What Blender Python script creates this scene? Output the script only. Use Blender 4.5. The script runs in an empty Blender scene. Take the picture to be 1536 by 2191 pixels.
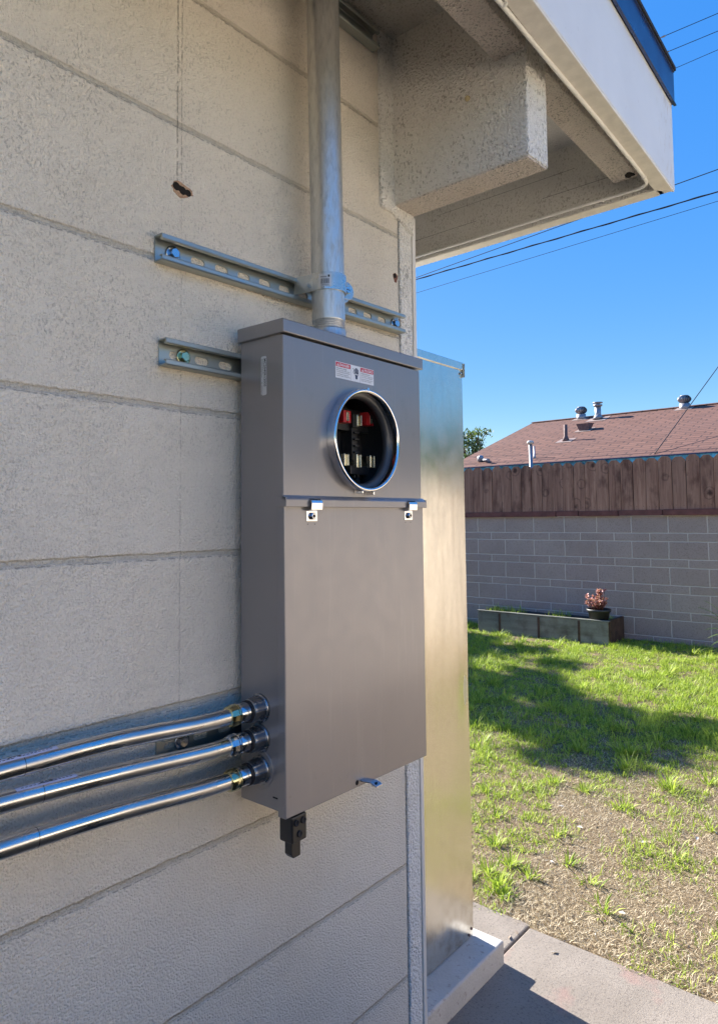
import bpy, bmesh, math, random
import numpy as np
from mathutils import Vector, Matrix
R = math.radians
random.seed(7); rng = np.random.default_rng(11)
S = bpy.context.scene
COL = S.collection

# ------------------------------------------------------------------ camera
yaw, pitch, roll = R(39.995), R(3.322), R(-.601)
fw = Vector((-math.sin(yaw)*math.cos(pitch), math.cos(yaw)*math.cos(pitch), math.sin(pitch)))
rt = Vector((math.cos(yaw), math.sin(yaw), 0)); up = rt.cross(fw)
r2 = rt*math.cos(roll)+up*math.sin(roll); u2 = up*math.cos(roll)-rt*math.sin(roll)
cd = bpy.data.cameras.new('camera'); cam = bpy.data.objects.new('camera', cd); COL.objects.link(cam)
M = Matrix((r2, u2, -fw)).transposed().to_4x4(); M.translation = Vector((.8656, -.7311, 0))
cam.matrix_world = M
cd.sensor_fit = 'VERTICAL'; cd.sensor_height = 36; cd.lens = 1469.5/2191*36
cd.shift_y = -71.5/2191; cd.clip_start = .02; cd.clip_end = 2000
S.camera = cam
# ------------------------------------------------------------------ light
SUN_EL, SUN_AZ = R(30), R(7)          # azimuth: from -X towards +Y
w = bpy.data.worlds.new('World'); S.world = w; w.use_nodes = True
nt = w.node_tree; bg = nt.nodes['Background']
sk = nt.nodes.new('ShaderNodeTexSky'); sk.sky_type = 'NISHITA'; sk.sun_disc = False
sk.sun_elevation = SUN_EL; sk.sun_rotation = R(-90)+SUN_AZ; sk.altitude = 0
sk.air_density = 1.0; sk.dust_density = .3; sk.ozone_density = 3.0
# the camera's own rendering of the sky: deeper blue, highlights near the horizon rolled off
def wm(op, a, b):
    n = nt.nodes.new('ShaderNodeMath'); n.operation = op
    for i, v in enumerate((a, b)):
        if isinstance(v, (int, float)): n.inputs[i].default_value = v
        else: nt.links.new(v, n.inputs[i])
    return n.outputs[0]
sp_ = nt.nodes.new('ShaderNodeSeparateColor'); sp_.mode = 'HSV'; cb_ = nt.nodes.new('ShaderNodeCombineColor'); cb_.mode = 'HSV'
nt.links.new(sk.outputs[0], sp_.inputs[0])
V_ = sp_.outputs[2]; nt.links.new(wm('ADD', sp_.outputs[0], .006), cb_.inputs[0]); nt.links.new(wm('MINIMUM', wm('MULTIPLY', sp_.outputs[1], 1.34), .95), cb_.inputs[1])
nt.links.new(wm('DIVIDE', wm('MULTIPLY', V_, 3.0), wm('ADD', 1., wm('MULTIPLY', V_, .85))), cb_.inputs[2])
nt.links.new(cb_.outputs[0], bg.inputs[0]); bg.inputs[1].default_value = .126
sd = bpy.data.lights.new('sun', 'SUN'); sd.energy = 5.0; sd.angle = R(.5); sd.color = (1, .955, .89)
sun = bpy.data.objects.new('sun', sd); COL.objects.link(sun)
SV = Vector((-math.cos(SUN_AZ)*math.cos(SUN_EL), math.sin(SUN_AZ)*math.cos(SUN_EL), math.sin(SUN_EL)))
sun.rotation_euler = SV.to_track_quat('Z', 'Y').to_euler(); sun.location = SV*30
S.view_settings.view_transform = 'Standard'; S.view_settings.look = 'None'
S.view_settings.gamma = 1; S.view_settings.use_curve_mapping = False
S.view_settings.exposure = 1.55
S.render.engine = 'CYCLES'; S.cycles.max_bounces = 8; S.cycles.diffuse_bounces = 5

# ------------------------------------------------------------------ materials
class NT:
    def __init__(s, name, world=False):
        s.m = bpy.data.materials.new(name); s.m.use_nodes = True; s.t = s.m.node_tree
        s.b = s.t.nodes['Principled BSDF']; s.tc = s.n('NewGeometry').outputs['Position'] if world else s.n('TexCoord').outputs['Object']
    def n(s, ty): return s.t.nodes.new('ShaderNode'+ty)
    def l(s, a, b):
        if isinstance(a, (int, float)): b.default_value = a
        elif isinstance(a, tuple): b.default_value = a if len(a) == 4 or len(b.default_value) == 3 else a+(1,)
        else: s.t.links.new(a, b)
    def math(s, op, a, b=0, c=0):
        n = s.n('Math'); n.operation = op; s.l(a, n.inputs[0]); s.l(b, n.inputs[1]); s.l(c, n.inputs[2]); return n.outputs[0]
    def map(s, sc=(1, 1, 1), loc=(0, 0, 0), rot=(0, 0, 0), v=None):
        n = s.n('Mapping'); s.l(v or s.tc, n.inputs[0]); n.inputs['Scale'].default_value = sc
        n.inputs['Location'].default_value = loc; n.inputs['Rotation'].default_value = rot; return n.outputs[0]
    def noise(s, sc, det=3, ro=.55, v=None, dist=0):
        n = s.n('TexNoise'); s.l(v or s.tc, n.inputs['Vector']); n.inputs['Scale'].default_value = sc
        n.inputs['Detail'].default_value = det; n.inputs['Roughness'].default_value = ro; n.inputs['Distortion'].default_value = dist
        return n.outputs['Fac']
    def vor(s, sc, v=None, f='F1', out='Distance'):
        n = s.n('TexVoronoi'); s.l(v or s.tc, n.inputs['Vector']); n.inputs['Scale'].default_value = sc; n.feature = f; return n.outputs[out]
    def mr(s, v, a, b, c=0., d=1., smooth=False):
        n = s.n('MapRange'); s.l(v, n.inputs[0]); n.inputs[1].default_value = a; n.inputs[2].default_value = b
        n.inputs[3].default_value = c; n.inputs[4].default_value = d
        if smooth: n.interpolation_type = 'SMOOTHSTEP'
        return n.outputs[0]
    def mix(s, f, a, b, mode='MIX'):
        n = s.n('Mix'); n.data_type = 'RGBA'; n.blend_type = mode
        s.l(f, n.inputs[0]); s.l(a, n.inputs[6]); s.l(b, n.inputs[7]); return n.outputs[2]
    def xyz(s, v=None):
        n = s.n('SeparateXYZ'); s.l(v or s.tc, n.inputs[0]); return n.outputs
    def bump(s, h, st, dist, prev=None):
        n = s.n('Bump'); s.l(h, n.inputs['Height']); n.inputs['Strength'].default_value = st; n.inputs['Distance'].default_value = dist
        if prev: s.l(prev, n.inputs['Normal'])
        return n.outputs[0]
    def out(s, col=None, ro=None, nrm=None, met=None, spec=None):
        if col is not None: s.l(col, s.b.inputs['Base Color'])
        if ro is not None: s.l(ro, s.b.inputs['Roughness'])
        if nrm is not None: s.l(nrm, s.b.inputs['Normal'])
        if met is not None: s.l(met, s.b.inputs['Metallic'])
        if spec is not None: s.l(spec, s.b.inputs['Specular IOR Level'])
        return s.m
def plain(name, col, ro=.6, met=0., var=.12, sc=30, spec=None, bump=0., bsc=200):
    k = NT(name); n = k.noise(sc, 4)
    c = k.mix(k.mr(n, .3, .7), tuple(x*(1-var) for x in col), tuple(min(1, x*(1+var)) for x in col))
    nb = k.bump(k.noise(bsc, 3), bump, .001) if bump else None
    return k.out(c, k.mr(k.noise(sc*1.7, 4), .3, .7, max(0, ro-.06), min(1, ro+.06)), nb, met, spec)

def stucco(name, col, pit=(.30, .27, .22), joints=False, coarse=1., pits=.62, bs=.004, pm=.42):
    k = NT(name, True); X, Y, Z = k.xyz()
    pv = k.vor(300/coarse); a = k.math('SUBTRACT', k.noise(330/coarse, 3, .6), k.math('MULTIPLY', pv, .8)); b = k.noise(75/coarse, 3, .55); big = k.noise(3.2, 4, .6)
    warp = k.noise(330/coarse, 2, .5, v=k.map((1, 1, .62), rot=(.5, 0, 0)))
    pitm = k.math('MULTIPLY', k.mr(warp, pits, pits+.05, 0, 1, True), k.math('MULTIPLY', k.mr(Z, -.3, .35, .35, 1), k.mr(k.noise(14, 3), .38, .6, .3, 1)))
    c = k.mix(k.mr(big, .3, .72), tuple(x*.93 for x in col), tuple(min(1, x*1.05) for x in col))
    c = k.mix(k.mr(k.noise(2.1, 6, .7, k.map((1, 1, .45))), .50, .72, 0, .4), c, tuple(x*f for x, f in zip(col, (.78, .74, .68))))
    c = k.mix(k.mr(k.noise(9, 5, .7), .58, .75, 0, .35), c, tuple(x*f for x, f in zip(col, (.86, .82, .76))))
    c = k.mix(k.math('MULTIPLY', pitm, pm), c, pit)  # crevice shade of the pits is put into the base colour
    h = k.math('SUBTRACT', k.math('ADD', k.math('MULTIPLY', a, 1.), k.math('MULTIPLY', b, .45)), k.math('MULTIPLY', pitm, .9))
    if joints:
        wob = k.math('MULTIPLY', k.math('SUBTRACT', k.noise(60, 4, .7), .5), .006)
        zz = k.math('ADD', Z, wob)
        fr = k.math('FRACT', k.math('ADD', k.math('DIVIDE', k.math('ADD', zz, .0525), .2255), 10.5))
        d = k.math('MULTIPLY', k.math('ABSOLUTE', k.math('SUBTRACT', fr, .5)), .2255)
        jm = k.mr(d, .0022, .0055, 1, 0, True)
        dd = k.math('SUBTRACT', fr, .5)          # lower lip of the joint reads darker: a thin crack
        lip = k.math('MULTIPLY', k.mr(k.math('ABSOLUTE', k.math('ADD', k.math('MULTIPLY', dd, .2255), .0055)), .0004, .0016, 1, 0), k.mr(k.noise(130, 2), .4, .55))
        c = k.mix(k.math('MULTIPLY', jm, .5), c, (.46, .41, .32))
        c = k.mix(k.math('MULTIPLY', lip, .5), c, (.16, .13, .1))
        h = k.math('SUBTRACT', h, k.math('MULTIPLY', jm, 1.3)); h = k.math('SUBTRACT', h, k.math('MULTIPLY', lip, .7))
        # paired vertical hairline cracks of the stacked joint
        wy = k.math('ADD', Y, k.math('MULTIPLY', k.math('SUBTRACT', k.noise(120, 3), .5), .003))
        def crack(y0, z0, z1, wd):
            m = k.mr(k.math('ABSOLUTE', k.math('SUBTRACT', wy, y0)), wd*.4, wd, 1, 0)
            m = k.math('MULTIPLY', m, k.mr(k.noise(170, 2), .42, .5))
            return k.math('MULTIPLY', m, k.math('MULTIPLY', k.math('GREATER_THAN', Z, z0), k.math('LESS_THAN', Z, z1)))
        cr = k.math('MAXIMUM', crack(-.108, .53, 3, .0016), k.math('MULTIPLY', crack(-.1, -.46, .5, .0010), .55))
        cr = k.math('MAXIMUM', cr, crack(-.1, .535, 3, .0010))
        c = k.mix(k.math('MULTIPLY', cr, .36), c, (.10, .08, .06)); h = k.math('SUBTRACT', h, k.math('MULTIPLY', cr, 1.5))
    nb = k.bump(h, .85, bs)
    return k.out(c, .82, nb, 0., .25)

M_ = {}
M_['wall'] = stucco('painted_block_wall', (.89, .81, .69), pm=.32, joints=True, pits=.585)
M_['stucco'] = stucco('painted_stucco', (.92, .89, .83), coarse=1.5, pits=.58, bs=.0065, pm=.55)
M_['stucco_s'] = stucco('painted_stucco_underside', (.86, .78, .71), coarse=1.4, pits=.56, bs=.007, pm=.7)  # underside copy of the stucco, warm brown of the bounce light put into its colour
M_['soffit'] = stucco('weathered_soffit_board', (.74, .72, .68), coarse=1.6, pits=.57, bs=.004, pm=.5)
M_['trim'] = plain('painted_trim', (.74, .70, .64), .5, 0, .06, 12, bump=.1)
M_['fascia'] = plain('white_fascia_paint', (.80, .79, .77), .42, 0, .03, 8, bump=.12, bsc=120)
M_['fascia_in'] = plain('cream_fascia_paint', (.84, .80, .73), .45, 0, .08, 40, bump=.35, bsc=160)  # for board bottom edges: ground bounce light put into a lighter colour
M_['navy'] = plain('navy_drip_edge', (.012, .035, .13), .3, .2, .1, 6, spec=.8)
M_['shingle_dark'] = plain('roof_felt', (.03, .03, .032), .9)
M_['cable_white'] = plain('painted_cable', (.88, .87, .84), .5, 0, .05)
M_['black'] = plain('black_plastic', (.012, .012, .013), .38, 0, .2, 60, spec=.6)
M_['blackm'] = plain('black_wire', (.01, .01, .014), .6)
M_['darkhole'] = plain('dark_hole', (.012, .009, .007), .95)
M_['splinter'] = plain('broken_block_edge', (.42, .27, .17), .95, 0, .35, 400, bump=.6, bsc=500)
M_['white'] = plain('white_label', (.74, .74, .76), .35, 0, .02)
M_['silverlabel'] = plain('silver_label', (.55, .56, .58), .35, .2, .03)
M_['ink'] = plain('black_print', (.03, .03, .035), .5)
M_['redlabel'] = plain('red_print', (.55, .025, .05), .35, 0, .03)
M_['red'] = plain('red_plastic', (.42, .015, .02), .3, 0, .1)
M_['bluelabel'] = plain('pale_sticker', (.62, .62, .78), .4, 0, .05)

def steelpaint():
    k = NT('grey_enamel'); n = k.noise(2.2, 3)
    c = k.mix(k.mr(n, .3, .7), (.238, .222, .222), (.272, .256, .254))
    stk = k.mr(k.noise(14, 5, .7, k.map((1, 5, .35))), .56, .78, 0, .30); c = k.mix(stk, c, (.36, .34, .32))
    c = k.mix(k.mr(k.noise(95, 4, .8), .66, .72, 0, .25), c, (.10, .095, .095))
    sm = k.mr(k.noise(11, 4, .65), .63, .75, 0, .22)
    c = k.mix(sm, c, (.15, .145, .145))
    sp = k.mr(k.noise(420, 1), .76, .79); c = k.mix(k.math('MULTIPLY', sp, .3), c, (.4, .4, .4))
    nb = k.bump(k.noise(900, 2), .05, .0004); nb = k.bump(k.noise(2.5, 2), .35, .006, nb)
    k.b.inputs['Coat Weight'].default_value = .8; k.b.inputs['Coat Roughness'].default_value = .16
    return k.out(c, k.mr(k.noise(30, 3), .3, .7, .32, .40), nb, .35, .6)
M_['enamel'] = steelpaint()
def galv(name, col=(.62, .64, .66), ro=.3, sc=55, aniso=0, streak=(1, 1, 1), rv=.1, dirt=.25, bumpd=.0012, met=1.):
    k = NT(name); v = k.map(streak)
    sp = k.vor(sc, v, out='Color'); g = k.xyz(sp)[0]; n = k.noise(sc*.5, 5, .65, v)
    c = k.mix(k.mr(g, 0, 1, 0, .5), col, tuple(x*.8 for x in col))
    c = k.mix(k.mr(n, .5, .75, 0, dirt), c, tuple(x*.35 for x in col))
    ro_ = k.mr(k.math('ADD', k.math('MULTIPLY', g, .4), k.math('MULTIPLY', n, .6)), .2, .8, ro-rv, ro+rv)
    nb = k.bump(k.noise(sc*.8, 3, v=v), .12, bumpd)
    return k.out(c, ro_, nb, met)
M_['mast'] = galv('galvanised_pipe', (.66, .66, .64), .40, 300, streak=(1, 1, .22), rv=.12, dirt=.5, bumpd=.0002, met=.82)
M_['strut'] = galv('zinc_plated_channel', (.44, .47, .45), .36, 45, streak=(1, .25, 1), rv=.08, dirt=.4, met=.8)
M_['emt'] = galv('bright_conduit', (.70, .69, .68), .26, 120, streak=(1, .1, 1), rv=.09, dirt=.6, bumpd=.0004)
M_['zinc'] = galv('zinc_fitting', (.60, .62, .66), .2, 80, rv=.06, dirt=.2, bumpd=.0005)
M_['zincy'] = galv('yellow_zinc_nut', (.60, .57, .34), .2, 80, rv=.06, dirt=.25, bumpd=.0005)
M_['castmetal'] = galv('die_cast_hub', (.36, .37, .40), .3, 120, rv=.07, dirt=.3, bumpd=.0008)
M_['chrome'] = galv('polished_ring', (.78, .78, .80), .14, 60, rv=.05, dirt=.08, bumpd=.0004)
M_['clamp'] = galv('pipe_clamp_zinc', (.60, .62, .61), .30, 70, rv=.08, dirt=.4, bumpd=.0006, met=.92)
M_['jaw'] = galv('tinned_jaw', (.85, .78, .6), .25, 60, rv=.05, dirt=.1, bumpd=.0004)
def sheet():
    k = NT('galvanised_sheet', True); X, Y, Z = k.xyz()
    c = k.mix(k.mr(k.noise(60, 4), .3, .7), (.70, .68, .62), (.76, .74, .68))
    spk = k.mr(k.vor(26), .018, .03, 1, 0); spk = k.math('MULTIPLY', spk, k.mr(k.noise(9), .55, .6))
    c = k.mix(k.math('MULTIPLY', spk, .5), c, (.95, .95, .95))
    c = k.mix(k.mr(k.noise(9, 5, .7, k.map((1, 3, .3))), .5, .75, 0, .28), c, (.50, .47, .40))
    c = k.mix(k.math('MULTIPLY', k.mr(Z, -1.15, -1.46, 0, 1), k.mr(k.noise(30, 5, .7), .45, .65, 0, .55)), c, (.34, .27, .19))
    nb = k.bump(k.noise(1.1, 2), .5, .02); nb = k.bump(k.noise(5, 2, v=k.map((1, 2, .5))), .25, .004, nb); nb = k.bump(k.noise(160, 2), .05, .0006, nb)
    k.b.inputs['Anisotropic'].default_value = 0.
    return k.out(c, k.mr(k.noise(14, 3), .3, .7, .20, .27), nb, 1.)
M_['sheet'] = sheet()
M_['sheetplain'] = galv('galvanised_trim', (.62, .64, .66), .3, 30, rv=.04, dirt=.1)

def blockmat(name, lo, hi, mortar, z0=-.005):
    k = NT(name, True); X, Y, Z = k.xyz()
    wob = k.math('MULTIPLY', k.math('SUBTRACT', k.noise(7, 3), .5), .012)
    zz = k.math('ADD', Z, wob); xx = k.math('ADD', k.math('ADD', X, Y), k.math('MULTIPLY', k.math('SUBTRACT', k.noise(8, 3), .5), .014))
    t = k.math('MODULO', k.math('SUBTRACT', z0+30*.303, zz), .303)       # distance below a course pair's top
    tall = k.math('LESS_THAN', t, .205)
    row = k.math('FLOOR', k.math('DIVIDE', k.math('SUBTRACT', z0+30*.303, zz), .303))
    dh = k.math('MINIMUM', k.math('MINIMUM', t, k.math('ABSOLUTE', k.math('SUBTRACT', t, .205))), k.math('SUBTRACT', .303, t))
    fx = k.math('FRACT', k.math('ADD', k.math('DIVIDE', k.math('ADD', xx, 1.407), .4235), k.math('ADD', 50, k.math('MULTIPLY', k.math('SUBTRACT', 1, tall), .5))))
    dv = k.math('MULTIPLY', k.math('MINIMUM', fx, k.math('SUBTRACT', 1, fx)), .4235)
    d = k.math('MINIMUM', dh, dv); jm = k.mr(d, .0035, .0075, 1, 0, True)
    bid = k.math('ADD', k.math('FLOOR', k.math('ADD', k.math('DIVIDE', k.math('ADD', xx, 1.407), .4235), k.math('ADD', 50, k.math('MULTIPLY', k.math('SUBTRACT', 1, tall), .5)))), k.math('MULTIPLY', row, 7.3))
    wn = k.n('TexWhiteNoise'); wn.noise_dimensions = '1D'; k.l(k.math('ADD', bid, k.math('MULTIPLY', tall, 3.7)), wn.inputs['W'])
    c = k.mix(wn.outputs['Value'], lo, hi)
    c = k.mix(k.mr(k.noise(2.3, 4), .35, .7, 0, .5), c, tuple(x*.8 for x in lo))
    c = k.mix(k.mr(k.noise(90, 4, .75), .54, .64, 0, .7), c, tuple(x*.4 for x in lo))
    c = k.mix(k.mr(k.vor(95), .1, .2, .45, 0), c, (.55, .52, .5))
    c = k.mix(k.math('MULTIPLY', jm, .85), c, mortar)
    h = k.math('SUBTRACT', k.math('MULTIPLY', k.noise(120, 4, .7), .7), k.math('MULTIPLY', jm, 1.4))
    return k.out(c, .92, k.bump(h, .7, .006), 0., .15)
M_['block'] = blockmat('split_concrete_block', (.385, .30, .265), (.42, .335, .295), (.64, .57, .51))
M_['sideblock'] = blockmat('tan_concrete_block', (.50, .43, .355), (.56, .48, .40), (.60, .53, .45))

def fencewood():
    k = NT('stained_fence_wood'); oi = k.n('ObjectInfo'); rnd = oi.outputs['Random']
    off = k.n('CombineXYZ'); k.l(k.math('MULTIPLY', rnd, 13), off.inputs[2]); k.l(k.math('MULTIPLY', rnd, 7), off.inputs[0])
    va = k.n('VectorMath'); va.operation = 'ADD'; k.l(k.tc, va.inputs[0]); k.l(off.outputs[0], va.inputs[1])
    g = k.noise(26, 5, .65, k.map((1, 1, .07), v=va.outputs[0]), dist=.4); st = k.noise(5, 4, .6, k.map((1, 1, .45), v=va.outputs[0]))
    c = k.mix(k.mr(g, .3, .7), (.20, .09, .06), (.50, .28, .19))
    c = k.mix(k.mr(rnd, 0, 1, 0, .35), c, (.16, .09, .07))
    c = k.mix(k.mr(st, .52, .68, 0, .75), c, (.07, .028, .022))
    kn = k.math('ADD', k.vor(3.1, k.map((1, 1, .9), v=va.outputs[0])), k.math('MULTIPLY', k.math('SUBTRACT', k.noise(30, 2), .5), .1))
    c = k.mix(k.mr(kn, .06, .13, .85, 0), c, (.035, .014, .012))
    ring = k.math('MULTIPLY', k.mr(k.math('ABSOLUTE', k.math('SUBTRACT', kn, .2)), .0, .03, 1, 0), .5); c = k.mix(ring, c, (.06, .03, .025))
    return k.out(c, .8, k.bump(g, .5, .002), 0., .25)
M_['fence'] = fencewood()
M_['fencerail'] = plain('fence_rail_wood', (.15, .055, .045), .8, 0, .3, 12, bump=.4)
M_['picket_end'] = plain('sawn_end_grain', (.42, .32, .26), .8)
def planter():
    k = NT('weathered_planter_wood'); g = k.noise(12, 5, .6, k.map((.08, 1, 1))); st = k.noise(4, 4, .65)
    c = k.mix(k.mr(g, .3, .7), (.14, .14, .12), (.27, .27, .23)); c = k.mix(k.mr(st, .5, .7, 0, .7), c, (.07, .055, .04))
    return k.out(c, .9, k.bump(g, .5, .003), 0., .2)
M_['planter'] = planter()
M_['planter_end'] = plain('dark_planter_end', (.075, .045, .032), .9, 0, .4, 9, bump=.5)
M_['soil'] = plain('potting_soil', (.035, .026, .018), .95, 0, .3, 40, bump=.8, bsc=90)
M_['pot'] = plain('black_nursery_pot', (.03, .032, .035), .5, 0, .2)

def ground():
    k = NT('dry_lawn_soil', True)
    c = k.mix(k.mr(k.noise(70, 5, .7), .3, .7), (.12, .082, .05), (.38, .285, .17))
    c = k.mix(k.mr(k.noise(1.4, 4), .35, .65, 0, .6), c, (.20, .145, .09))
    gr = k.mr(k.noise(2.1, 4, .6), .45, .6, 0, .7)
    far = k.math('MULTIPLY', k.mr(k.xyz()[1], 2.8, 4.2), k.mr(k.xyz()[0], .3, 1.3, 1, 0))
    c = k.mix(k.math('MULTIPLY', gr, far), c, (.075, .11, .022))
    c = k.mix(k.math('LESS_THAN', k.xyz()[1], .55), c, (.10, .07, .05))
    return k.out(c, .95, k.bump(k.noise(160, 4, .7), .8, .012), 0., .1)
M_['ground'] = ground()
def conc():
    k = NT('old_concrete'); c = k.mix(k.mr(k.noise(3.5, 5, .6), .3, .7), (.24, .205, .17), (.33, .285, .24))
    c = k.mix(k.mr(k.noise(110, 4, .75), .54, .66, 0, .75), c, (.11, .09, .075))
    c = k.mix(k.mr(k.noise(5, 3), .62, .72, 0, .5), c, (.34, .21, .18))
    n = k.noise(45, 5, .75); c = k.mix(k.math('MULTIPLY', k.mr(n, .55, .68), k.mr(k.noise(4.2, 2), .48, .6)), c, (.2, .17, .15))
    return k.out(c, .9, k.bump(k.math('ADD', k.noise(260, 3, .7), n), .6, .004), 0., .2)
M_['concrete'] = conc()
def padm():
    k = NT('painted_pad_concrete'); c = k.mix(k.mr(k.noise(8, 5), .3, .7), (.46, .43, .39), (.56, .53, .49))
    c = k.mix(k.mr(k.noise(50, 4), .6, .7, 0, .6), c, (.25, .18, .15)); return k.out(c, .85, k.bump(k.noise(120, 4), .6, .004))
M_['pad'] = padm()
def shingles():
    k = NT('rose_brown_shingles', True); X, Y, Z = k.xyz()
    v = k.map((1, 1, 1)); br = k.n('TexBrick'); k.l(k.map(v=k.tc), br.inputs['Vector'])
    cmb = k.n('CombineXYZ'); k.l(X, cmb.inputs[0]); k.l(k.math('MULTIPLY', Y, 1.054), cmb.inputs[1]); k.l(cmb.outputs[0], br.inputs['Vector'])
    br.inputs['Scale'].default_value = 1; br.inputs['Brick Width'].default_value = .30; br.inputs['Row Height'].default_value = .14
    br.inputs['Mortar Size'].default_value = .016; br.inputs['Mortar Smooth'].default_value = .3; br.offset = .37
    br.inputs['Color1'].default_value = (.21, .10, .068, 1); br.inputs['Color2'].default_value = (.15, .07, .048, 1); br.inputs['Mortar'].default_value = (.06, .033, .028, 1)
    c = k.mix(k.mr(k.noise(60, 4, .7), .35, .65, 0, .35), br.outputs['Color'], (.24, .14, .115))
    c = k.mix(k.mr(k.noise(.7, 4), .4, .7, 0, .4), c, (.16, .09, .075))
    row = k.math('FRACT', k.math('DIVIDE', k.math('MULTIPLY', Y, 1.054), .14))
    return k.out(c, .9, k.bump(k.math('SUBTRACT', k.math('MULTIPLY', row, -1), k.math('MULTIPLY', br.outputs['Fac'], .6)), .8, .008), 0., .2)
M_['shingle'] = shingles()
M_['teal'] = plain('peeling_teal_paint', (.10, .33, .40), .7, 0, .9, 9, bump=.4)
M_['ventgal'] = plain('weathered_vent_metal', (.34, .34, .36), .45, .5, .2, 20)
M_['flash'] = plain('painted_flashing', (.30, .22, .19), .8, 0, .2, 20)
M_['ventdark'] = plain('rusty_brown_vent', (.17, .10, .09), .7, .1, .3, 20)
M_['palewall'] = plain('pale_render', (.76, .66, .53), .9, 0, .06, 6, bump=.4, bsc=60)
M_['stuccofar'] = plain('far_house_stucco', (.45, .38, .30), .9)
def leaf(name, a, b, trans=.25, ro=.5):
    k = NT(name); g = k.n('NewGeometry'); c = k.mix(g.outputs['Random Per Island'], a, b)
    k.b.inputs['Roughness'].default_value = ro; k.b.inputs['Specular IOR Level'].default_value = .3; k.l(c, k.b.inputs['Base Color'])
    tr = k.n('BsdfTranslucent'); k.l(k.mix(.4, c, (.35, .5, .05), 'MIX'), tr.inputs[0]); ms = k.n('MixShader'); ms.inputs[0].default_value = trans
    k.l(k.b.outputs[0], ms.inputs[1]); k.l(tr.outputs[0], ms.inputs[2]); k.l(ms.outputs[0], k.t.nodes['Material Output'].inputs[0]); return k.m
M_['grass'] = leaf('green_grass_blades', (.11, .22, .012), (.68, .78, .13), .45)
M_['straw'] = leaf('dry_straw_blades', (.30, .22, .12), (.90, .77, .55), .12, .7)
M_['leaf'] = leaf('dark_green_leaves', (.035, .075, .018), (.08, .13, .035), .3)
M_['leaf3'] = leaf('blue_green_hedge_leaves', (.015, .06, .035), (.04, .11, .055), .15)
M_['hedgeleaf'] = leaf('dark_bronze_hedge_leaves', (.05, .04, .02), (.11, .085, .04), .1)
M_['leaf2'] = leaf('olive_tree_leaves', (.018, .045, .03), (.05, .085, .055), .3)
M_['palmleaf'] = leaf('strap_leaves', (.03, .07, .02), (.16, .22, .07), .3)
M_['succ'] = leaf('pinkish_succulent_leaves', (.34, .09, .10), (.92, .55, .48), .2)
M_['bark'] = plain('tree_bark', (.12, .09, .07), .95, 0, .4, 30, bump=.8, bsc=60)
M_['deadleaf'] = plain('dead_leaf', (.30, .22, .16), .8)
M_['stone'] = plain('pale_stone', (.55, .52, .47), .8)

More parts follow.
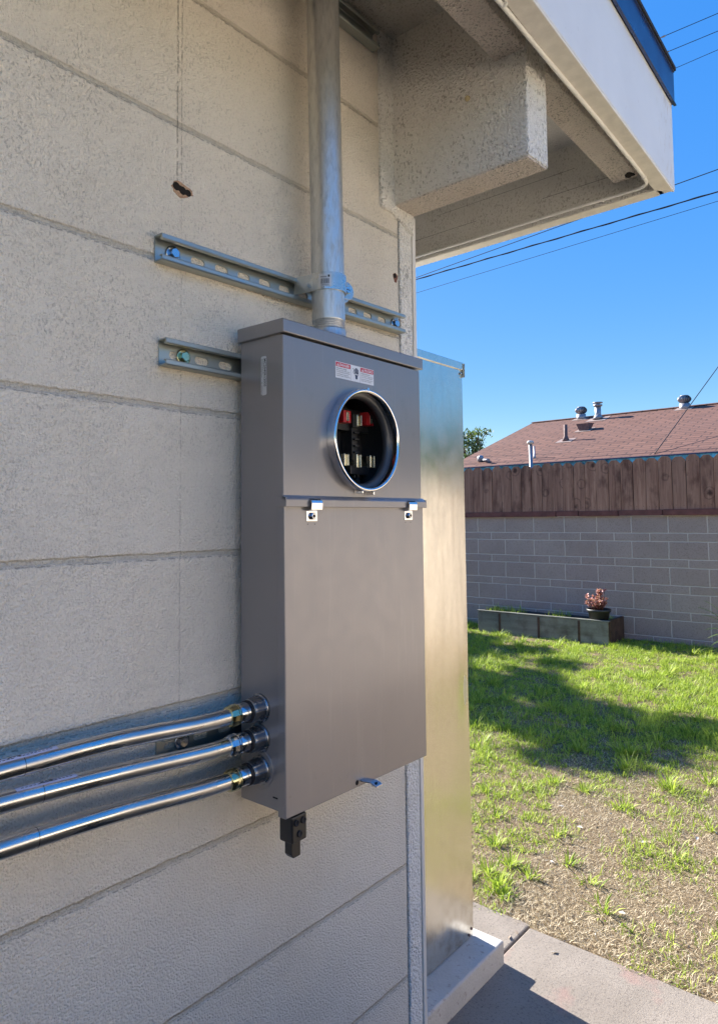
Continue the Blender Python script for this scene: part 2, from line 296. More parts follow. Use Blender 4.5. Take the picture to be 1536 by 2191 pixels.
# ------------------------------------------------------------------ mesh helpers
class MB:
    def __init__(s): s.v = []; s.f = []; s.mi = []; s.sm = []
    def add(s, vs, fs, mi=0, smooth=False):
        o = len(s.v); s.v += [tuple(v) for v in vs]; s.f += [tuple(i+o for i in f) for f in fs]
        s.mi += [mi]*len(fs); s.sm += [smooth]*len(fs); return s
    def box(s, x0, x1, y0, y1, z0, z1, mi=0, rot=None):
        vs = [(x, y, z) for x in (x0, x1) for y in (y0, y1) for z in (z0, z1)]
        if rot: vs = [rot @ Vector(v) for v in vs]
        return s.add(vs, [(0, 1, 3, 2), (4, 6, 7, 5), (0, 4, 5, 1), (2, 3, 7, 6), (0, 2, 6, 4), (1, 5, 7, 3)], mi)
    def hexa(s, vs, mi=0):   # 8 verts ordered like box
        return s.add(vs, [(0, 1, 3, 2), (4, 6, 7, 5), (0, 4, 5, 1), (2, 3, 7, 6), (0, 2, 6, 4), (1, 5, 7, 3)], mi)
    def lathe(s, c, axis, prof, n=48, mi=0, smooth=True, capa=True, capb=True, a0=0, flat=None, jag=None):
        ax = Vector(axis).normalized(); t = Vector((0, 0, 1)) if abs(ax.z) < .9 else Vector((1, 0, 0))
        e1 = ax.cross(t).normalized(); e2 = ax.cross(e1); c = Vector(c); vs = []
        for (d, r) in prof:
            for i in range(n):
                a = a0+2*math.pi*i/n; vs.append(c+ax*d+(e1*math.cos(a)+e2*math.sin(a))*r)
        fs = [(j*n+i, j*n+(i+1) % n, (j+1)*n+(i+1) % n, (j+1)*n+i) for j in range(len(prof)-1) for i in range(n)]
        s.add(vs, fs, mi, smooth)
        o = len(s.v)-len(vs)
        if capa: s.f.append(tuple(o+i for i in reversed(range(n)))); s.mi.append(mi); s.sm.append(False)
        if capb: s.f.append(tuple(o+(len(prof)-1)*n+i for i in range(n))); s.mi.append(mi); s.sm.append(False)
        return s
    def cyl(s, a, b, r, n=24, mi=0, smooth=True, r2=None):
        a, b = Vector(a), Vector(b); return s.lathe(a, b-a, [(0, r), ((b-a).length, r if r2 is None else r2)], n, mi, smooth)
    def tube(s, pts, r, n=12, mi=0, rs=None):
        pts = [Vector(p) for p in pts]; vs = []; prev = None
        for i, p in enumerate(pts):
            d = (pts[min(i+1, len(pts)-1)]-pts[max(i-1, 0)]).normalized()
            if prev is None: e = d.cross(Vector((0, 0, 1)) if abs(d.z) < .9 else Vector((1, 0, 0))).normalized()
            else: e = (prev-d*prev.dot(d)).normalized()
            prev = e; e2 = d.cross(e); rr = rs[i] if rs else r
            vs += [p+(e*math.cos(2*math.pi*k/n)+e2*math.sin(2*math.pi*k/n))*rr for k in range(n)]
        fs = [(j*n+i, j*n+(i+1) % n, (j+1)*n+(i+1) % n, (j+1)*n+i) for j in range(len(pts)-1) for i in range(n)]
        s.add(vs, fs, mi, True); o = len(s.v)-len(vs)
        s.f += [tuple(o+i for i in reversed(range(n))), tuple(o+(len(pts)-1)*n+i for i in range(n))]; s.mi += [mi, mi]; s.sm += [False, False]
        return s
    def prism(s, poly, P, e1, e2, ex, mi=0):   # polygon (a,b) in plane e1,e2 at P extruded by ex
        P, e1, e2, ex = map(Vector, (P, e1, e2, ex)); n = len(poly)
        vs = [P+e1*a+e2*b for a, b in poly]; vs += [v+ex for v in vs]
        return s.add(vs, [tuple(reversed(range(n))), tuple(range(n, 2*n))]+[(i, (i+1) % n, n+(i+1) % n, n+i) for i in range(n)], mi)
ORG = {}
def tag(o, label=None, cat=None, group=None, kind=None):
    for a, b in (('label', label), ('category', cat), ('group', group), ('kind', kind)):
        if b: o[a] = b
    return o
def root(name, loc, label, cat, group=None):
    o = bpy.data.objects.new(name, None); o.empty_display_size = .05; COL.objects.link(o); o.location = loc
    ORG[o.name] = Vector(loc); return tag(o, label, cat, group)
def build(name, mb, mats, parent=None, bevel=0, seg=2, label=None, origin=None, fixn=True):
    if not isinstance(mats, (list, tuple)): mats = [mats]
    org = ORG[parent.name] if parent is not None else Vector(origin or (0, 0, 0))
    me = bpy.data.meshes.new(name); me.from_pydata([tuple(Vector(v)-org) for v in mb.v], [], mb.f)
    for m in mats: me.materials.append(m)
    me.polygons.foreach_set('material_index', mb.mi); me.polygons.foreach_set('use_smooth', mb.sm)
    if fixn:
        bm = bmesh.new(); bm.from_mesh(me); bmesh.ops.recalc_face_normals(bm, faces=bm.faces); bm.to_mesh(me); bm.free()
    o = bpy.data.objects.new(name, me); COL.objects.link(o)
    ORG[o.name] = org
    if parent is not None: o.parent = parent
    else: o.location = org
    if bevel:
        md = o.modifiers.new('bevel', 'BEVEL'); md.width = bevel; md.segments = seg; md.limit_method = 'ANGLE'; md.angle_limit = R(40)
        md.harden_normals = False
    if label: o['label'] = label
    return o
def npmesh(name, V, F, mat, parent=None, origin=(0, 0, 0)):
    me = bpy.data.meshes.new(name); V = np.asarray(V, dtype=np.float32)-np.array(ORG[parent.name] if parent is not None else origin, dtype=np.float32); F = np.asarray(F, dtype=np.int32)
    me.vertices.add(len(V)); me.vertices.foreach_set('co', V.ravel()); k = F.shape[1]
    me.loops.add(F.size); me.loops.foreach_set('vertex_index', F.ravel()); me.polygons.add(len(F))
    me.polygons.foreach_set('loop_start', np.arange(0, F.size, k, dtype=np.int32)); me.update(calc_edges=True); me.materials.append(mat)
    o = bpy.data.objects.new(name, me); COL.objects.link(o)
    if parent is not None: o.parent = parent; ORG[o.name] = ORG[parent.name]
    else: o.location = origin; ORG[o.name] = Vector(origin)
    return o
def text(name, s, size, P, ex, ey, mat, parent, bold=0, align='LEFT', sx=1.):
    cu = bpy.data.curves.new('t', 'FONT'); cu.body = s; cu.size = size; cu.align_x = align; cu.offset = bold; cu.resolution_u = 2
    cu.space_line = 1.0
    t = bpy.data.objects.new('t', cu); COL.objects.link(t)
    dg = bpy.context.evaluated_depsgraph_get(); me = bpy.data.meshes.new_from_object(t.evaluated_get(dg)); bpy.data.objects.remove(t); bpy.data.curves.remove(cu)
    ex, ey = Vector(ex), Vector(ey); P = Vector(P); org = ORG[parent.name]
    for v in me.vertices: v.co = P+ex*v.co.x*sx+ey*v.co.y-org
    me.materials.clear(); me.materials.append(mat); me.name = name
    o = bpy.data.objects.new(name, me); COL.objects.link(o); o.parent = parent; ORG[o.name] = org; return o
def merge_into(objs, name, parent):      # join several small meshes (all sharing one frame) into one part
    bm = bmesh.new(); mats = []
    for o in objs:
        off = len(bm.faces); bm.from_mesh(o.data)
        m = o.data.materials[0]
        if m not in mats: mats.append(m)
        bm.faces.ensure_lookup_table()
        for f in bm.faces[off:]: f.material_index = mats.index(m)
    me = bpy.data.meshes.new(name); bm.to_mesh(me); bm.free()
    for m in mats: me.materials.append(m)
    for o in objs: bpy.data.objects.remove(o)
    r = bpy.data.objects.new(name, me); COL.objects.link(r); r.parent = parent; ORG[r.name] = ORG[parent.name]; return r

# ------------------------------------------------------------------ ground
def gz(y): return -1.55 if y < 2 else (-1.55+.065*(min(y, 7.7)-2)/5.7)
mb = MB(); ys = [-120, .5, 1.74, 2, 4, 6, 7.7, 300]; zs = [-1.575, -1.575, -1.575]+[gz(y) for y in ys[3:]]; zs[2] = -1.56
for i in range(len(ys)-1):
    mb.add([(-200, ys[i], zs[i]), (200, ys[i], zs[i]), (200, ys[i+1], zs[i+1]), (-200, ys[i+1], zs[i+1])], [(0, 1, 2, 3)])
tag(build('ground', mb, M_['ground']), 'dry brown soil of the back yard lawn', 'ground', kind='structure')
mb = MB()
xs = [-9, -3.4, -1.9, -.384, 1.15, 2.6]
for a, b in zip(xs[:-1], xs[1:]): mb.box(a+.004, b-.004, .54, 1.745+.02*math.sin(a*5), -1.64, -1.545)
tag(build('concrete_path', mb, M_['concrete'], bevel=.006), 'cracked pale concrete slab path around the house foot', 'path', kind='structure')

# ------------------------------------------------------------------ our house
def fascia_mat():
    k = NT('white_fascia_board', True); X, Y, Z = k.xyz()
    chips = k.math('MULTIPLY', k.mr(k.noise(38, 4, .7, k.map((1, 1.6, .6))), .56, .60, 0, 1), k.mr(Y, 1.0, 1.14, 0, 1))
    c = k.mix(k.mr(k.noise(6, 3), .3, .7), (.76, .75, .73), (.82, .81, .79)); c = k.mix(k.math('MULTIPLY', chips, .6), c, (.62, .54, .44))
    c = k.mix(k.mr(k.noise(55, 3), .70, .73, 0, .3), c, (.5, .47, .42))
    h = k.math('SUBTRACT', k.noise(30, 3, v=k.map((1, .15, 1))), k.math('MULTIPLY', chips, .8))
    return k.out(c, .45, k.bump(h, .35, .003))
WX = -.022
H = root('house', (0, 0, -1.55), 'cream painted block house corner with deep eave, carrying the grey meter box', 'house')
mb = MB(); mb.box(-8, WX, -7, .468, -1.6, 1.08)
wall = build('wall', mb, M_['wall'], H)
mb = MB(); mb.box(-.2, WX+.002, .474, .519, -1.6, .686); mb.box(-.12, WX-.006, .466, .476, -1.6, .66, 1)
mb.box(-8, -.2, .468, .53, -1.6, 1.08)
build('corner_post', mb, [M_['stucco'], M_['darkhole']], H, bevel=.003)
mb = MB(); mb.box(-.2, WX+.003, .521, .533, -1.6, .684)
build('corner_trim', mb, M_['trim'], H, bevel=.0015)
# raised band beside the beam and the shoulder under it
mb = MB(); mb.prism([(0, 0), (.045, 0), (.12, -.032), (.12, .4), (0, .4)], (WX-.01, .404, .668), (0, 1, 0), (0, 0, 1), (.018, 0, 0))
build('beam_collar', mb, M_['stucco'], H, bevel=.007, seg=3)
mb = MB(); mb.hexa([(-.3, .449, .687), (-.3, .449, 1.07), (-.3, .524, .687), (-.3, .524, 1.07), (.303, .449, .687), (.303, .449, 1.07), (.309, .524, .687), (.309, .524, 1.07)])
o = build('beam', mb, M_['stucco'], H, bevel=.003)
mb = MB(); mb.hexa([(-.1, .4515, .684), (-.1, .4515, .6875), (-.1, .5215, .684), (-.1, .5215, .6875), (.3, .4515, .684), (.3, .4515, .6875), (.306, .5215, .684), (.306, .5215, .6875)])
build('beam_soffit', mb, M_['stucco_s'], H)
mb = MB(); mb.lathe((.174, .449, .849), (0, -1, 0), [(0, .006), (.004, .005), (.007, .002)], 10)
build('paint_drip', mb, plain('yellow_putty', (.62, .52, .3), .7), H)
# joist parallel to the wall, soffit boards, rake board, fascia
mb = MB(); mb.hexa([(.25, -7, .898), (.25, -7, 1.07), (.235, 1.108, .898), (.235, 1.108, 1.07), (.325, -7, .898), (.325, -7, 1.07), (.300, 1.108, .898), (.300, 1.108, 1.07)])
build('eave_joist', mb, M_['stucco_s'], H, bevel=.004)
mb = MB(); mb.box(-8.3, .36, -7, 1.128, 1.062, 1.08)
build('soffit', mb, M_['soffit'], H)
mb = MB(); mb.box(-8.4, .345, 1.128, 1.172, .86, 1.10)
mb.box(-8.4, -.2, 1.1274, 1.129, .93, .9308, 1); mb.box(.02, .24, 1.1274, 1.129, .932, .9328, 1); mb.box(-.35, .12, 1.1274, 1.129, .99, .9907, 1)
build('rake_board', mb, [M_['soffit'], M_['darkhole']], H, bevel=.002)
mb = MB(); mb.box(-8.4, .334, 1.131, 1.170, .8575, .8605)
build('rake_board_edge', mb, M_['fascia_in'], H)
def fx(y): return .392-.0235*(y-.3)       # outer face of the fascia
mb = MB(); mb.hexa([(fx(-7)-.042, -7, .860), (fx(-7)-.042, -7, 1.10), (fx(1.17)-.04, 1.1745, .860), (fx(1.17)-.04, 1.1745, 1.10), (fx(-7), -7, .860), (fx(-7), -7, 1.10), (fx(1.17), 1.1745, .860), (fx(1.17), 1.1745, 1.10)])
build('fascia_board', mb, fascia_mat(), H, bevel=.003)
mb = MB(); mb.hexa([(fx(-7)-.041, -7, .8555), (fx(-7)-.041, -7, .8605), (fx(1.16)-.039, 1.127, .8555), (fx(1.16)-.039, 1.127, .8605), (fx(-7)-.001, -7, .8555), (fx(-7)-.001, -7, .8605), (fx(1.17)-.001, 1.172, .8555), (fx(1.17)-.001, 1.172, .8605)])
build('fascia_edge', mb, M_['fascia_in'], H, bevel=.0015)
mb = MB(); mb.box(-8.4, .40, -7, 1.18, 1.10, 1.185)
mb.v = [(x if x < 0 else fx(y)-.004, y, z) for x, y, z in mb.v]
build('roof', mb, M_['shingle_dark'], H)
mb = MB()
def strip(dx0, dx1, z0, z1, y0=-7, y1=1.183, mi=0):
    mb.hexa([(fx(y0)+dx0, y0, z0), (fx(y0)+dx0, y0, z1), (fx(y1)+dx0, y1, z0), (fx(y1)+dx0, y1, z1), (fx(y0)+dx1, y0, z0), (fx(y0)+dx1, y0, z1), (fx(y1)+dx1, y1, z0), (fx(y1)+dx1, y1, z1)], mi)
strip(.003, .0055, 1.098, 1.187); strip(-.01, .008, 1.187, 1.190); strip(.003, .010, 1.094, 1.098)
mb.box(-8.4, fx(1.17)+.003, 1.181, 1.1835, 1.10, 1.187)
build('drip_edge', mb, M_['navy'], H, bevel=.0006)
mb = MB(); strip(-.03, .012, 1.190, 1.2); mb.box(-8.4, fx(1.17), 1.13, 1.192, 1.190, 1.2)
build('shingle_edge', mb, M_['shingle_dark'], H)
# holes in the wall
mb = MB(); pts = []
for i in range(18):
    a = 2*math.pi*i/18; pts.append((.0195*math.cos(a)*(1+.22*math.sin(i*3.1)), .0115*math.sin(a)*(1+.25*math.cos(i*5.3))))
mb.prism(pts, (WX-.001, -.099, .520), (0, 1, .03), (0, 0, 1), (.0016, 0, 0), 0)
for dy, dz, r in ((-.011, .002, .0068), (.0005, -.001, .0068), (.011, -.0015, .0056), (.006, -.0015, .0045), (-.005, .001, .005)):
    mb.lathe((WX+.0006, -.099+dy, .52+dz), (1, 0, 0), [(0, r), (.0006+.0001*dy, r*.96)], 14, 1, False)
build('broken_hole', mb, [M_['splinter'], M_['darkhole']], H)
mb = MB(); mb.lathe((WX-.001, .456, .531), (1, 0, 0), [(0, .0055), (.0018, .0052)], 12, 1, False)
mb.prism([(.008*math.cos(a)*(1+.3*math.sin(3*a)), .011*math.sin(a)-.003) for a in [i*math.pi/6 for i in range(12)]], (WX-.001, .458, .530), (0, 1, 0), (0, 0, 1), (.0013, 0, 0), 0)
build('anchor_hole', mb, [plain('rust_stain', (.20, .09, .06), .95, 0, .4, 200), M_['darkhole']], H)
mb = MB()
for i in range(9):
    a = i*2*math.pi/9; mb.lathe((.285+.007*math.cos(a)*(1+.5*math.sin(2.3*i)), 1.083+.009*math.sin(a)*(1+.4*math.cos(i*1.7)), .8974), (0, 0, -1), [(0, .006), (.0009+.0001*i, .0055)], 7, 0, False, a0=i)
build('rot_hole', mb, M_['darkhole'], H)
# cable along the eave
pts = [(.351, -.4, .853), (.3495, .0, .8535), (.348, .29, .8535), (.3455, .46, .8535), (.344, .7, .8535), (.3405, .9, .8535), (.338, 1.0, .8535), (.333, 1.06, .856), (.318, 1.095, .862), (.290, 1.112, .866), (.2, 1.120, .870), (.09, 1.1225, .872), (-.16, 1.1235, .872), (-.44, 1.1235, .872), (-2, 1.1235, .872)]
def smooth(p, k=4):
    p = [Vector(q) for q in p]; out = []
    for i in range(len(p)-1):
        a, b, c, d = p[max(i-1, 0)], p[i], p[i+1], p[min(i+2, len(p)-1)]
        for j in range(k):
            t = j/k; out.append(.5*((2*b)+(c-a)*t+(2*a-5*b+4*c-d)*t*t+(3*b-a-3*c+d)*t**3))
    return out+[p[-1]]
cb = root('cable', (.34, 1, .85), 'thin cream painted cable clipped along the underside of the eave', 'cable')
mb = MB(); mb.tube(smooth(pts), .0042, 10); build('sheath', mb, M_['cable_white'], cb)
for P, ax in (((.3515, .27, .853), 0), ((.336, 1.03, .854), 0), ((.2, 1.1205, .870), 1)):
    mb = MB()
    if ax == 0: mb.lathe(P, (0, 1, 0), [(-.0015, .0062), (.0015, .0062)], 12)
    else: mb.lathe(P, (1, 0, 0), [(-.0015, .0062), (.0015, .0062)], 12)
    build('clip', mb, M_['cable_white'], cb)

# ------------------------------------------------------------------ strut channels
def bolt(parent, P, hexr=.0085, axis=(1, 0, 0), washer=.0125, mat=None):
    mb = MB(); P = Vector(P); a = Vector(axis)
    mb.lathe(P, axis, [(0, washer), (.0022, washer), (.0024, washer*.9)], 24)
    mb.lathe(P+a*.0024, axis, [(0, hexr*1.02), (.0055, hexr), (.0065, hexr*.86)], 6, 0, False, a0=.4)
    return build('bolt', mb, mat or M_['zinc'], parent)
def strut(y0, y1, z0, z1, label, bolts=(), slots=None, x0=-.0215, x1=0.):
    o = root('strut_channel', (x0, (y0+y1)/2, (z0+z1)/2), label, 'channel', 'slotted steel channels bolted to the block wall')
    h = .0205; t = .0022; mb = MB()
    # cross-section polyline (x, z) swept along Y: web, flanges, inturned lips
    prof = [(x1-.007, h-.0085), (x1-.0012, h-.0085), (x1, h-.0070), (x1, h-.0015), (x1-.0018, h), (x0+.001, h), (x0, h-.001), (x0, -h+.001), (x0+.001, -h), (x1-.0018, -h), (x1, -h+.0015), (x1, -h+.0070), (x1-.0012, -h+.0085), (x1-.007, -h+.0085)]
    inn = [(x1-.007, h-.0065), (x1-.0025, h-.0065), (x1-.0022, h-.0060), (x1-.0022, h-.003), (x1-.003, h-t), (x0+t+.001, h-t), (x0+t, h-t-.001), (x0+t, -h+t+.001), (x0+t+.001, -h+t), (x1-.003, -h+t), (x1-.0022, -h+.003), (x1-.0022, -h+.0060), (x1-.0025, -h+.0065), (x1-.007, -h+.0065)]
    loop = prof+inn[::-1]; n = len(loop); vs = []
    web = {6, 7}
    # split: everything but the web faces is swept whole; the web gets slots
    for (y, zc) in ((y0, z0), (y1, z1)): vs += [(a, y, zc+b) for a, b in loop]
    fs = [(i, (i+1) % n, n+(i+1) % n, n+i) for i in range(n) if i not in (6, n-1-7)]
    m = len(prof)
    for base in (0, n):
        for i in range(m-1): fs.append((base+i, base+i+1, base+n-2-i, base+n-1-i))
    mb.add(vs, fs)
    # web with oval slots
    L = y1-y0
    if slots is None:
        slots = []; y = y0+.025
        while y < y1-.02: slots.append(y); y += .0475
    sw, sh = .0135, .0062
    def zc(y): return z0+(z1-z0)*(y-y0)/L
    def webplane(x):
        edges = [y0]+[(slots[i]+slots[i+1])/2 for i in range(len(slots)-1)]+[y1]
        for i, c in enumerate(slots):
            a, b = edges[i], edges[i+1]; N = 28; hb = h-.002
            inner = []; outer = []
            for k_ in range(N):
                th = 2*math.pi*(k_+.5)/N; cs, sn = math.cos(th), math.sin(th)
                px = (sw-sh)*(1 if cs > 0 else -1)+sh*cs; pz = sh*sn; inner.append((c+px, pz))
                ts = min((b-c)/cs if cs > 1e-6 else 1e9, (a-c)/cs if cs < -1e-6 else 1e9, hb/abs(sn) if abs(sn) > 1e-6 else 1e9)
                outer.append((c+cs*ts, sn*ts))
            cor = [(b, hb), (a, hb), (a, -hb), (b, -hb)]
            vs = [(x, p, zc(p)+q) for p, q in inner]+[(x, p, zc(p)+q) for p, q in outer]
            fs = [(k_, (k_+1) % N, N+(k_+1) % N, N+k_) for k_ in range(N)]
            mb.add(vs, fs); 
            for cy, cz in cor:     # corner triangles
                ang = math.atan2(cz, cy-c) % (2*math.pi); k_ = int((ang/(2*math.pi)*N-.5) % N)
                p, q = outer[k_], outer[(k_+1) % N]; mb.add([(x, p[0], zc(p[0])+p[1]), (x, cy, zc(cy)+cz), (x, q[0], zc(q[0])+q[1])], [(0, 1, 2)])
        return
    webplane(x0+t)
    # slot walls
    for c in slots:
        N = 28; vs = []
        for x in (x0, x0+t):
            for k_ in range(N):
                th = 2*math.pi*(k_+.5)/N; cs, sn = math.cos(th), math.sin(th)
                vs.append((x, c+(sw-sh)*(1 if cs > 0 else -1)+sh*cs, zc(c)+sh*sn))
        mb.add(vs, [(k_, (k_+1) % N, N+(k_+1) % N, N+k_) for k_ in range(N)])
    ch = build('channel', mb, M_['strut'], o, fixn=False)
    for y in bolts: bolt(o, (x0+t+.0002, y, zc(y)), mat=M_['zincy'] if 'short' in label else M_['zinc'])
    return o
s1 = strut(-.149, .463, .4095, .4215, 'long slotted steel channel behind the pipe clamp above the meter box', (-.118, .449), [-.107+.0475*i-.011 for i in range(12)])
s2 = strut(-.141, .36, .2525, .2525, 'short slotted steel channel end sticking out left of the meter box top', (-.098,), [-.110, -.0625, -.015, .0325, .08, .1275, .175, .2225, .27, .3175, .348])
s3 = strut(-.141, .36, -.331, -.331, 'dark slotted channel behind the three conduits near the meter box bottom', (-.098,), [-.115, -.0625, -.015, .0325, .08, .1275, .175, .2225, .27, .3175, .348])
s4 = strut(-.05, .385, 1.018, 1.0225, 'channel high under the eave, crossing behind the tall pipe', (), None)

# ------------------------------------------------------------------ meter box
D = .102
B = root('meter_box', (0, .18, -.443), 'tall grey steel electric meter box with round empty socket and hinged lower cover', 'electric box')
mb = MB()          # back shell: back, sides, bottom (open at the socket)
mb.box(0, .0015, .002, .362, -.44, .29); mb.box(.0015, .092, .002, .0035, -.44, .29); mb.box(.0015, .092, .3605, .362, -.44, .29)
mb.box(.0015, .092, .0035, .3605, -.44, -.4385)
build('enclosure', mb, M_['enamel'], B, bevel=.0006)
mb = MB(); mb.prism([(-.002, .2895), (.1075, .2895), (.1075, .3095), (.104, .3115), (-.002, .3125)], (0, -.0045, 0), (1, 0, 0), (0, 0, 1), (0, .3755, 0))
build('lid', mb, M_['enamel'], B, bevel=.0015, seg=3)
# upper cover with round hole
YC, ZC, RR = .1865, .135, .0885
def rectring(y0, y1, z0, z1, n=120):
    angs = [2*math.pi*i/n for i in range(n)]+[math.atan2(z-ZC, y-YC) % (2*math.pi) for y in (y0, y1) for z in (z0, z1)]
    angs = sorted(angs); out = []
    for a in angs:
        cs, sn = math.cos(a), math.sin(a)
        t = min((y1-YC)/cs if cs > 1e-9 else 9, (y0-YC)/cs if cs < -1e-9 else 9, (z1-ZC)/sn if sn > 1e-9 else 9, (z0-ZC)/sn if sn < -1e-9 else 9)
        out.append((YC+cs*t, ZC+sn*t))
    return angs, out
mb = MB(); y0, y1, z0, z1 = -.0005, .3665, .026, .2868
angs, rc = rectring(y0, y1, z0, z1); _, rc2 = rectring(y0+.0018, y1-.0018, z0, z1-.0005)
n = len(angs)
_, rc3 = rectring(y0+.0006, y1-.0006, z0, z1-.0002)
def ringv(x, r): return [(x, YC+r*math.cos(a), ZC+r*math.sin(a)) for a in angs]
# small inner rectangle uses its own boundary by the same angles
vs = ringv(D-.004, RR-.0045)+ringv(D-.001, RR-.003)+ringv(D, RR-.001)+[(D, y, z) for y, z in rc2]+[(D-.0006, y, z) for y, z in rc3]+[(D-.0022, y, z) for y, z in rc]+[(D-.0135, y, z) for y, z in rc]
fs = [(j*n+i, j*n+(i+1) % n, (j+1)*n+(i+1) % n, (j+1)*n+i) for j in range(6) for i in range(n)]
mb.add(vs, fs, 0, False); build('upper_cover', mb, M_['enamel'], B)
mb = MB()          # rain lip between covers
mb.prism([(.100, .0375), (.1025, .037), (.1095, .0325), (.1115, .0300), (.1115, .0190), (.1100, .0190), (.1095, .029), (.100, .033)], (0, -.0045, 0), (1, 0, 0), (0, 0, 1), (0, .3745, 0))
mb.box(.09, .111, -.0045, -.003, .019, .034); mb.box(.09, .111, .3685, .370, .019, .034)
build('rain_lip', mb, M_['enamel'], B, bevel=.0005)
mb = MB(); mb.hexa([(.0875, -.0015, -.4465), (.0875, -.0015, .0305), (.0875, .3675, -.4505), (.0875, .3675, .0305), (.1045, -.0015, -.4465), (.1045, -.0015, .0305), (.1045, .3675, -.4505), (.1045, .3675, .0305)])
lc = build('lower_cover', mb, M_['enamel'], B, bevel=.0018, seg=3)
mb = MB(); mb.lathe((.1046, .163, -.4405), (1, 0, 0), [(0, .0042), (.0002, .004)], 12); build('hasp_slot', mb, M_['darkhole'], lc)
mb = MB()
hp = [(.100, .176, -.4385), (.108, .176, -.4385), (.122, .184, -.4405), (.134, .186, -.4455)]
for a, b, wd in ((hp[0], hp[1], .006), (hp[1], hp[2], .008), (hp[2], hp[3], .0085)):
    a, b = Vector(a), Vector(b); mb.hexa([a+Vector((0, -wd, -.001)), a+Vector((0, -wd, .001)), a+Vector((0, wd, -.001)), a+Vector((0, wd, .001)), b+Vector((0, -wd, -.001)), b+Vector((0, -wd, .001)), b+Vector((0, wd, -.001)), b+Vector((0, wd, .001))])
mb.lathe((.127, .185, -.4415), (-.2, 0, 1), [(0, .0035), (.0006, .0035)], 12, 1, False)
build('hasp', mb, [M_['zinc'], M_['darkhole']], B, bevel=.0006)
# sealing ring
mb = MB(); mb.lathe((0, YC, ZC), (1, 0, 0), [(.1023, .0895), (.1035, .0895), (.1170, .0895), (.1198, .0888), (.1210, .0872), (.1208, .0848), (.1192, .0828), (.1170, .0820), (.108, .0822), (.103, .0828)], 96, capa=False, capb=False)
ring = build('sealing_ring', mb, M_['chrome'], B)
for bb in ((YC-.0035, YC+.0015, ZC+.083, ZC+.0915), (YC-.0205, YC-.0175, ZC-.0925, ZC-.088), (YC+.0095, YC+.0125, ZC-.0945, ZC-.0885)):
    mb = MB(); mb.box(.104, .1206, *bb); build('ring_catch', mb, M_['chrome'], ring, bevel=.0006)
mb = MB(); mb.lathe((0, YC, ZC), (1, 0, 0), [(.1035, .0835), (.1035, .0795), (.101, .0760), (.096, .0745), (.090, .0755), (.088, .079), (.088, .085)], 96, capa=False, capb=False)
build('socket_rim', mb, plain('grey_rubber_rim', (.07, .07, .075), .35, .3, .1), B)
mb = MB(); mb.box(.004, .03, .02, .344, .04, .272); build('socket_back', mb, M_['black'], B, bevel=.002)
mb = MB(); mb.lathe((0, YC, ZC), (1, 0, 0), [(.031, .0865), (.0875, .0865)], 64, capa=False, capb=False); build('socket_liner', mb, M_['black'], B)
blkbits = MB()
X0 = .03
blkbits.box(X0, .058, .2135, .2285, .105, .175); blkbits.box(X0, .062, .212, .232, .165, .19)
for z in (.118, .13, .142, .154): blkbits.box(.058, .064, .2145, .2275, z, z+.004)
blkbits.box(X0, .060, .206, .262, .080, .096); blkbits.box(X0, .052, .17, .275, .16, .2)
blkbits.cyl((.03, .228, .07), (.06, .228, .07), .004, 12)
blkbits.box(.05, .056, .222, .225, .07, .1); blkbits.box(.05, .056, .232, .235, .07, .1)
build('terminal_block', blkbits, M_['black'], B, bevel=.0012)
def jaw(ya, yb, za, zb, red=False):
    mb = MB(); x = .066; m = (ya+yb)/2; g = .0016
    if red:
        mb.box(.032, x+.002, ya, m-g, za, zb, 0); mb.box(.032, x+.002, m+g, yb, za, zb, 0); mb.box(.032, .06, m-g, m+g, za, zb, 0)
        mb.box(.05, x+.0035, m-g-.0014, m-g+.0004, za+.003, zb-.003, 1); mb.box(.05, x+.0035, m+g-.0004, m+g+.0014, za+.003, zb-.003, 1)
        mb.box(.05, x+.003, m-g, m+g, zb-.004, zb-.003, 1)
    else:
        for k_, s_ in ((m-g, -1), (m+g, 1)):
            mb.prism([(.032, 0), (x-.006, 0), (x+.004, s_*.0035), (x+.003, s_*.0048), (x-.008, s_*.0016), (.032, s_*.0016)], (0, k_, za), (1, 0, 0), (0, 1, 0), (0, 0, zb-za), 1)
    return build('jaw', mb, [M_['red'], M_['jaw']], B, bevel=.0006)
jaw(.179, .199, .171, .193, True); jaw(.243, .269, .172, .196, True); jaw(.2165, .2265, .168, .188)
jaw(.179, .191, .094, .115); jaw(.211, .227, .092, .116); jaw(.250, .265, .094, .116)
mb = MB(); mb.prism([(-.013, -.012), (.013, -.012), (.004, .008), (-.004, .008)], (.06, .222, .066), (0, 1, 0), (0, 0, 1), (.002, 0, 0)); mb.lathe((.0622, .222, .067), (1, 0, 0), [(0, .005), (.0005, .005)], 16, 1, False)
build('ground_lug', mb, [M_['zinc'], M_['darkhole']], B)
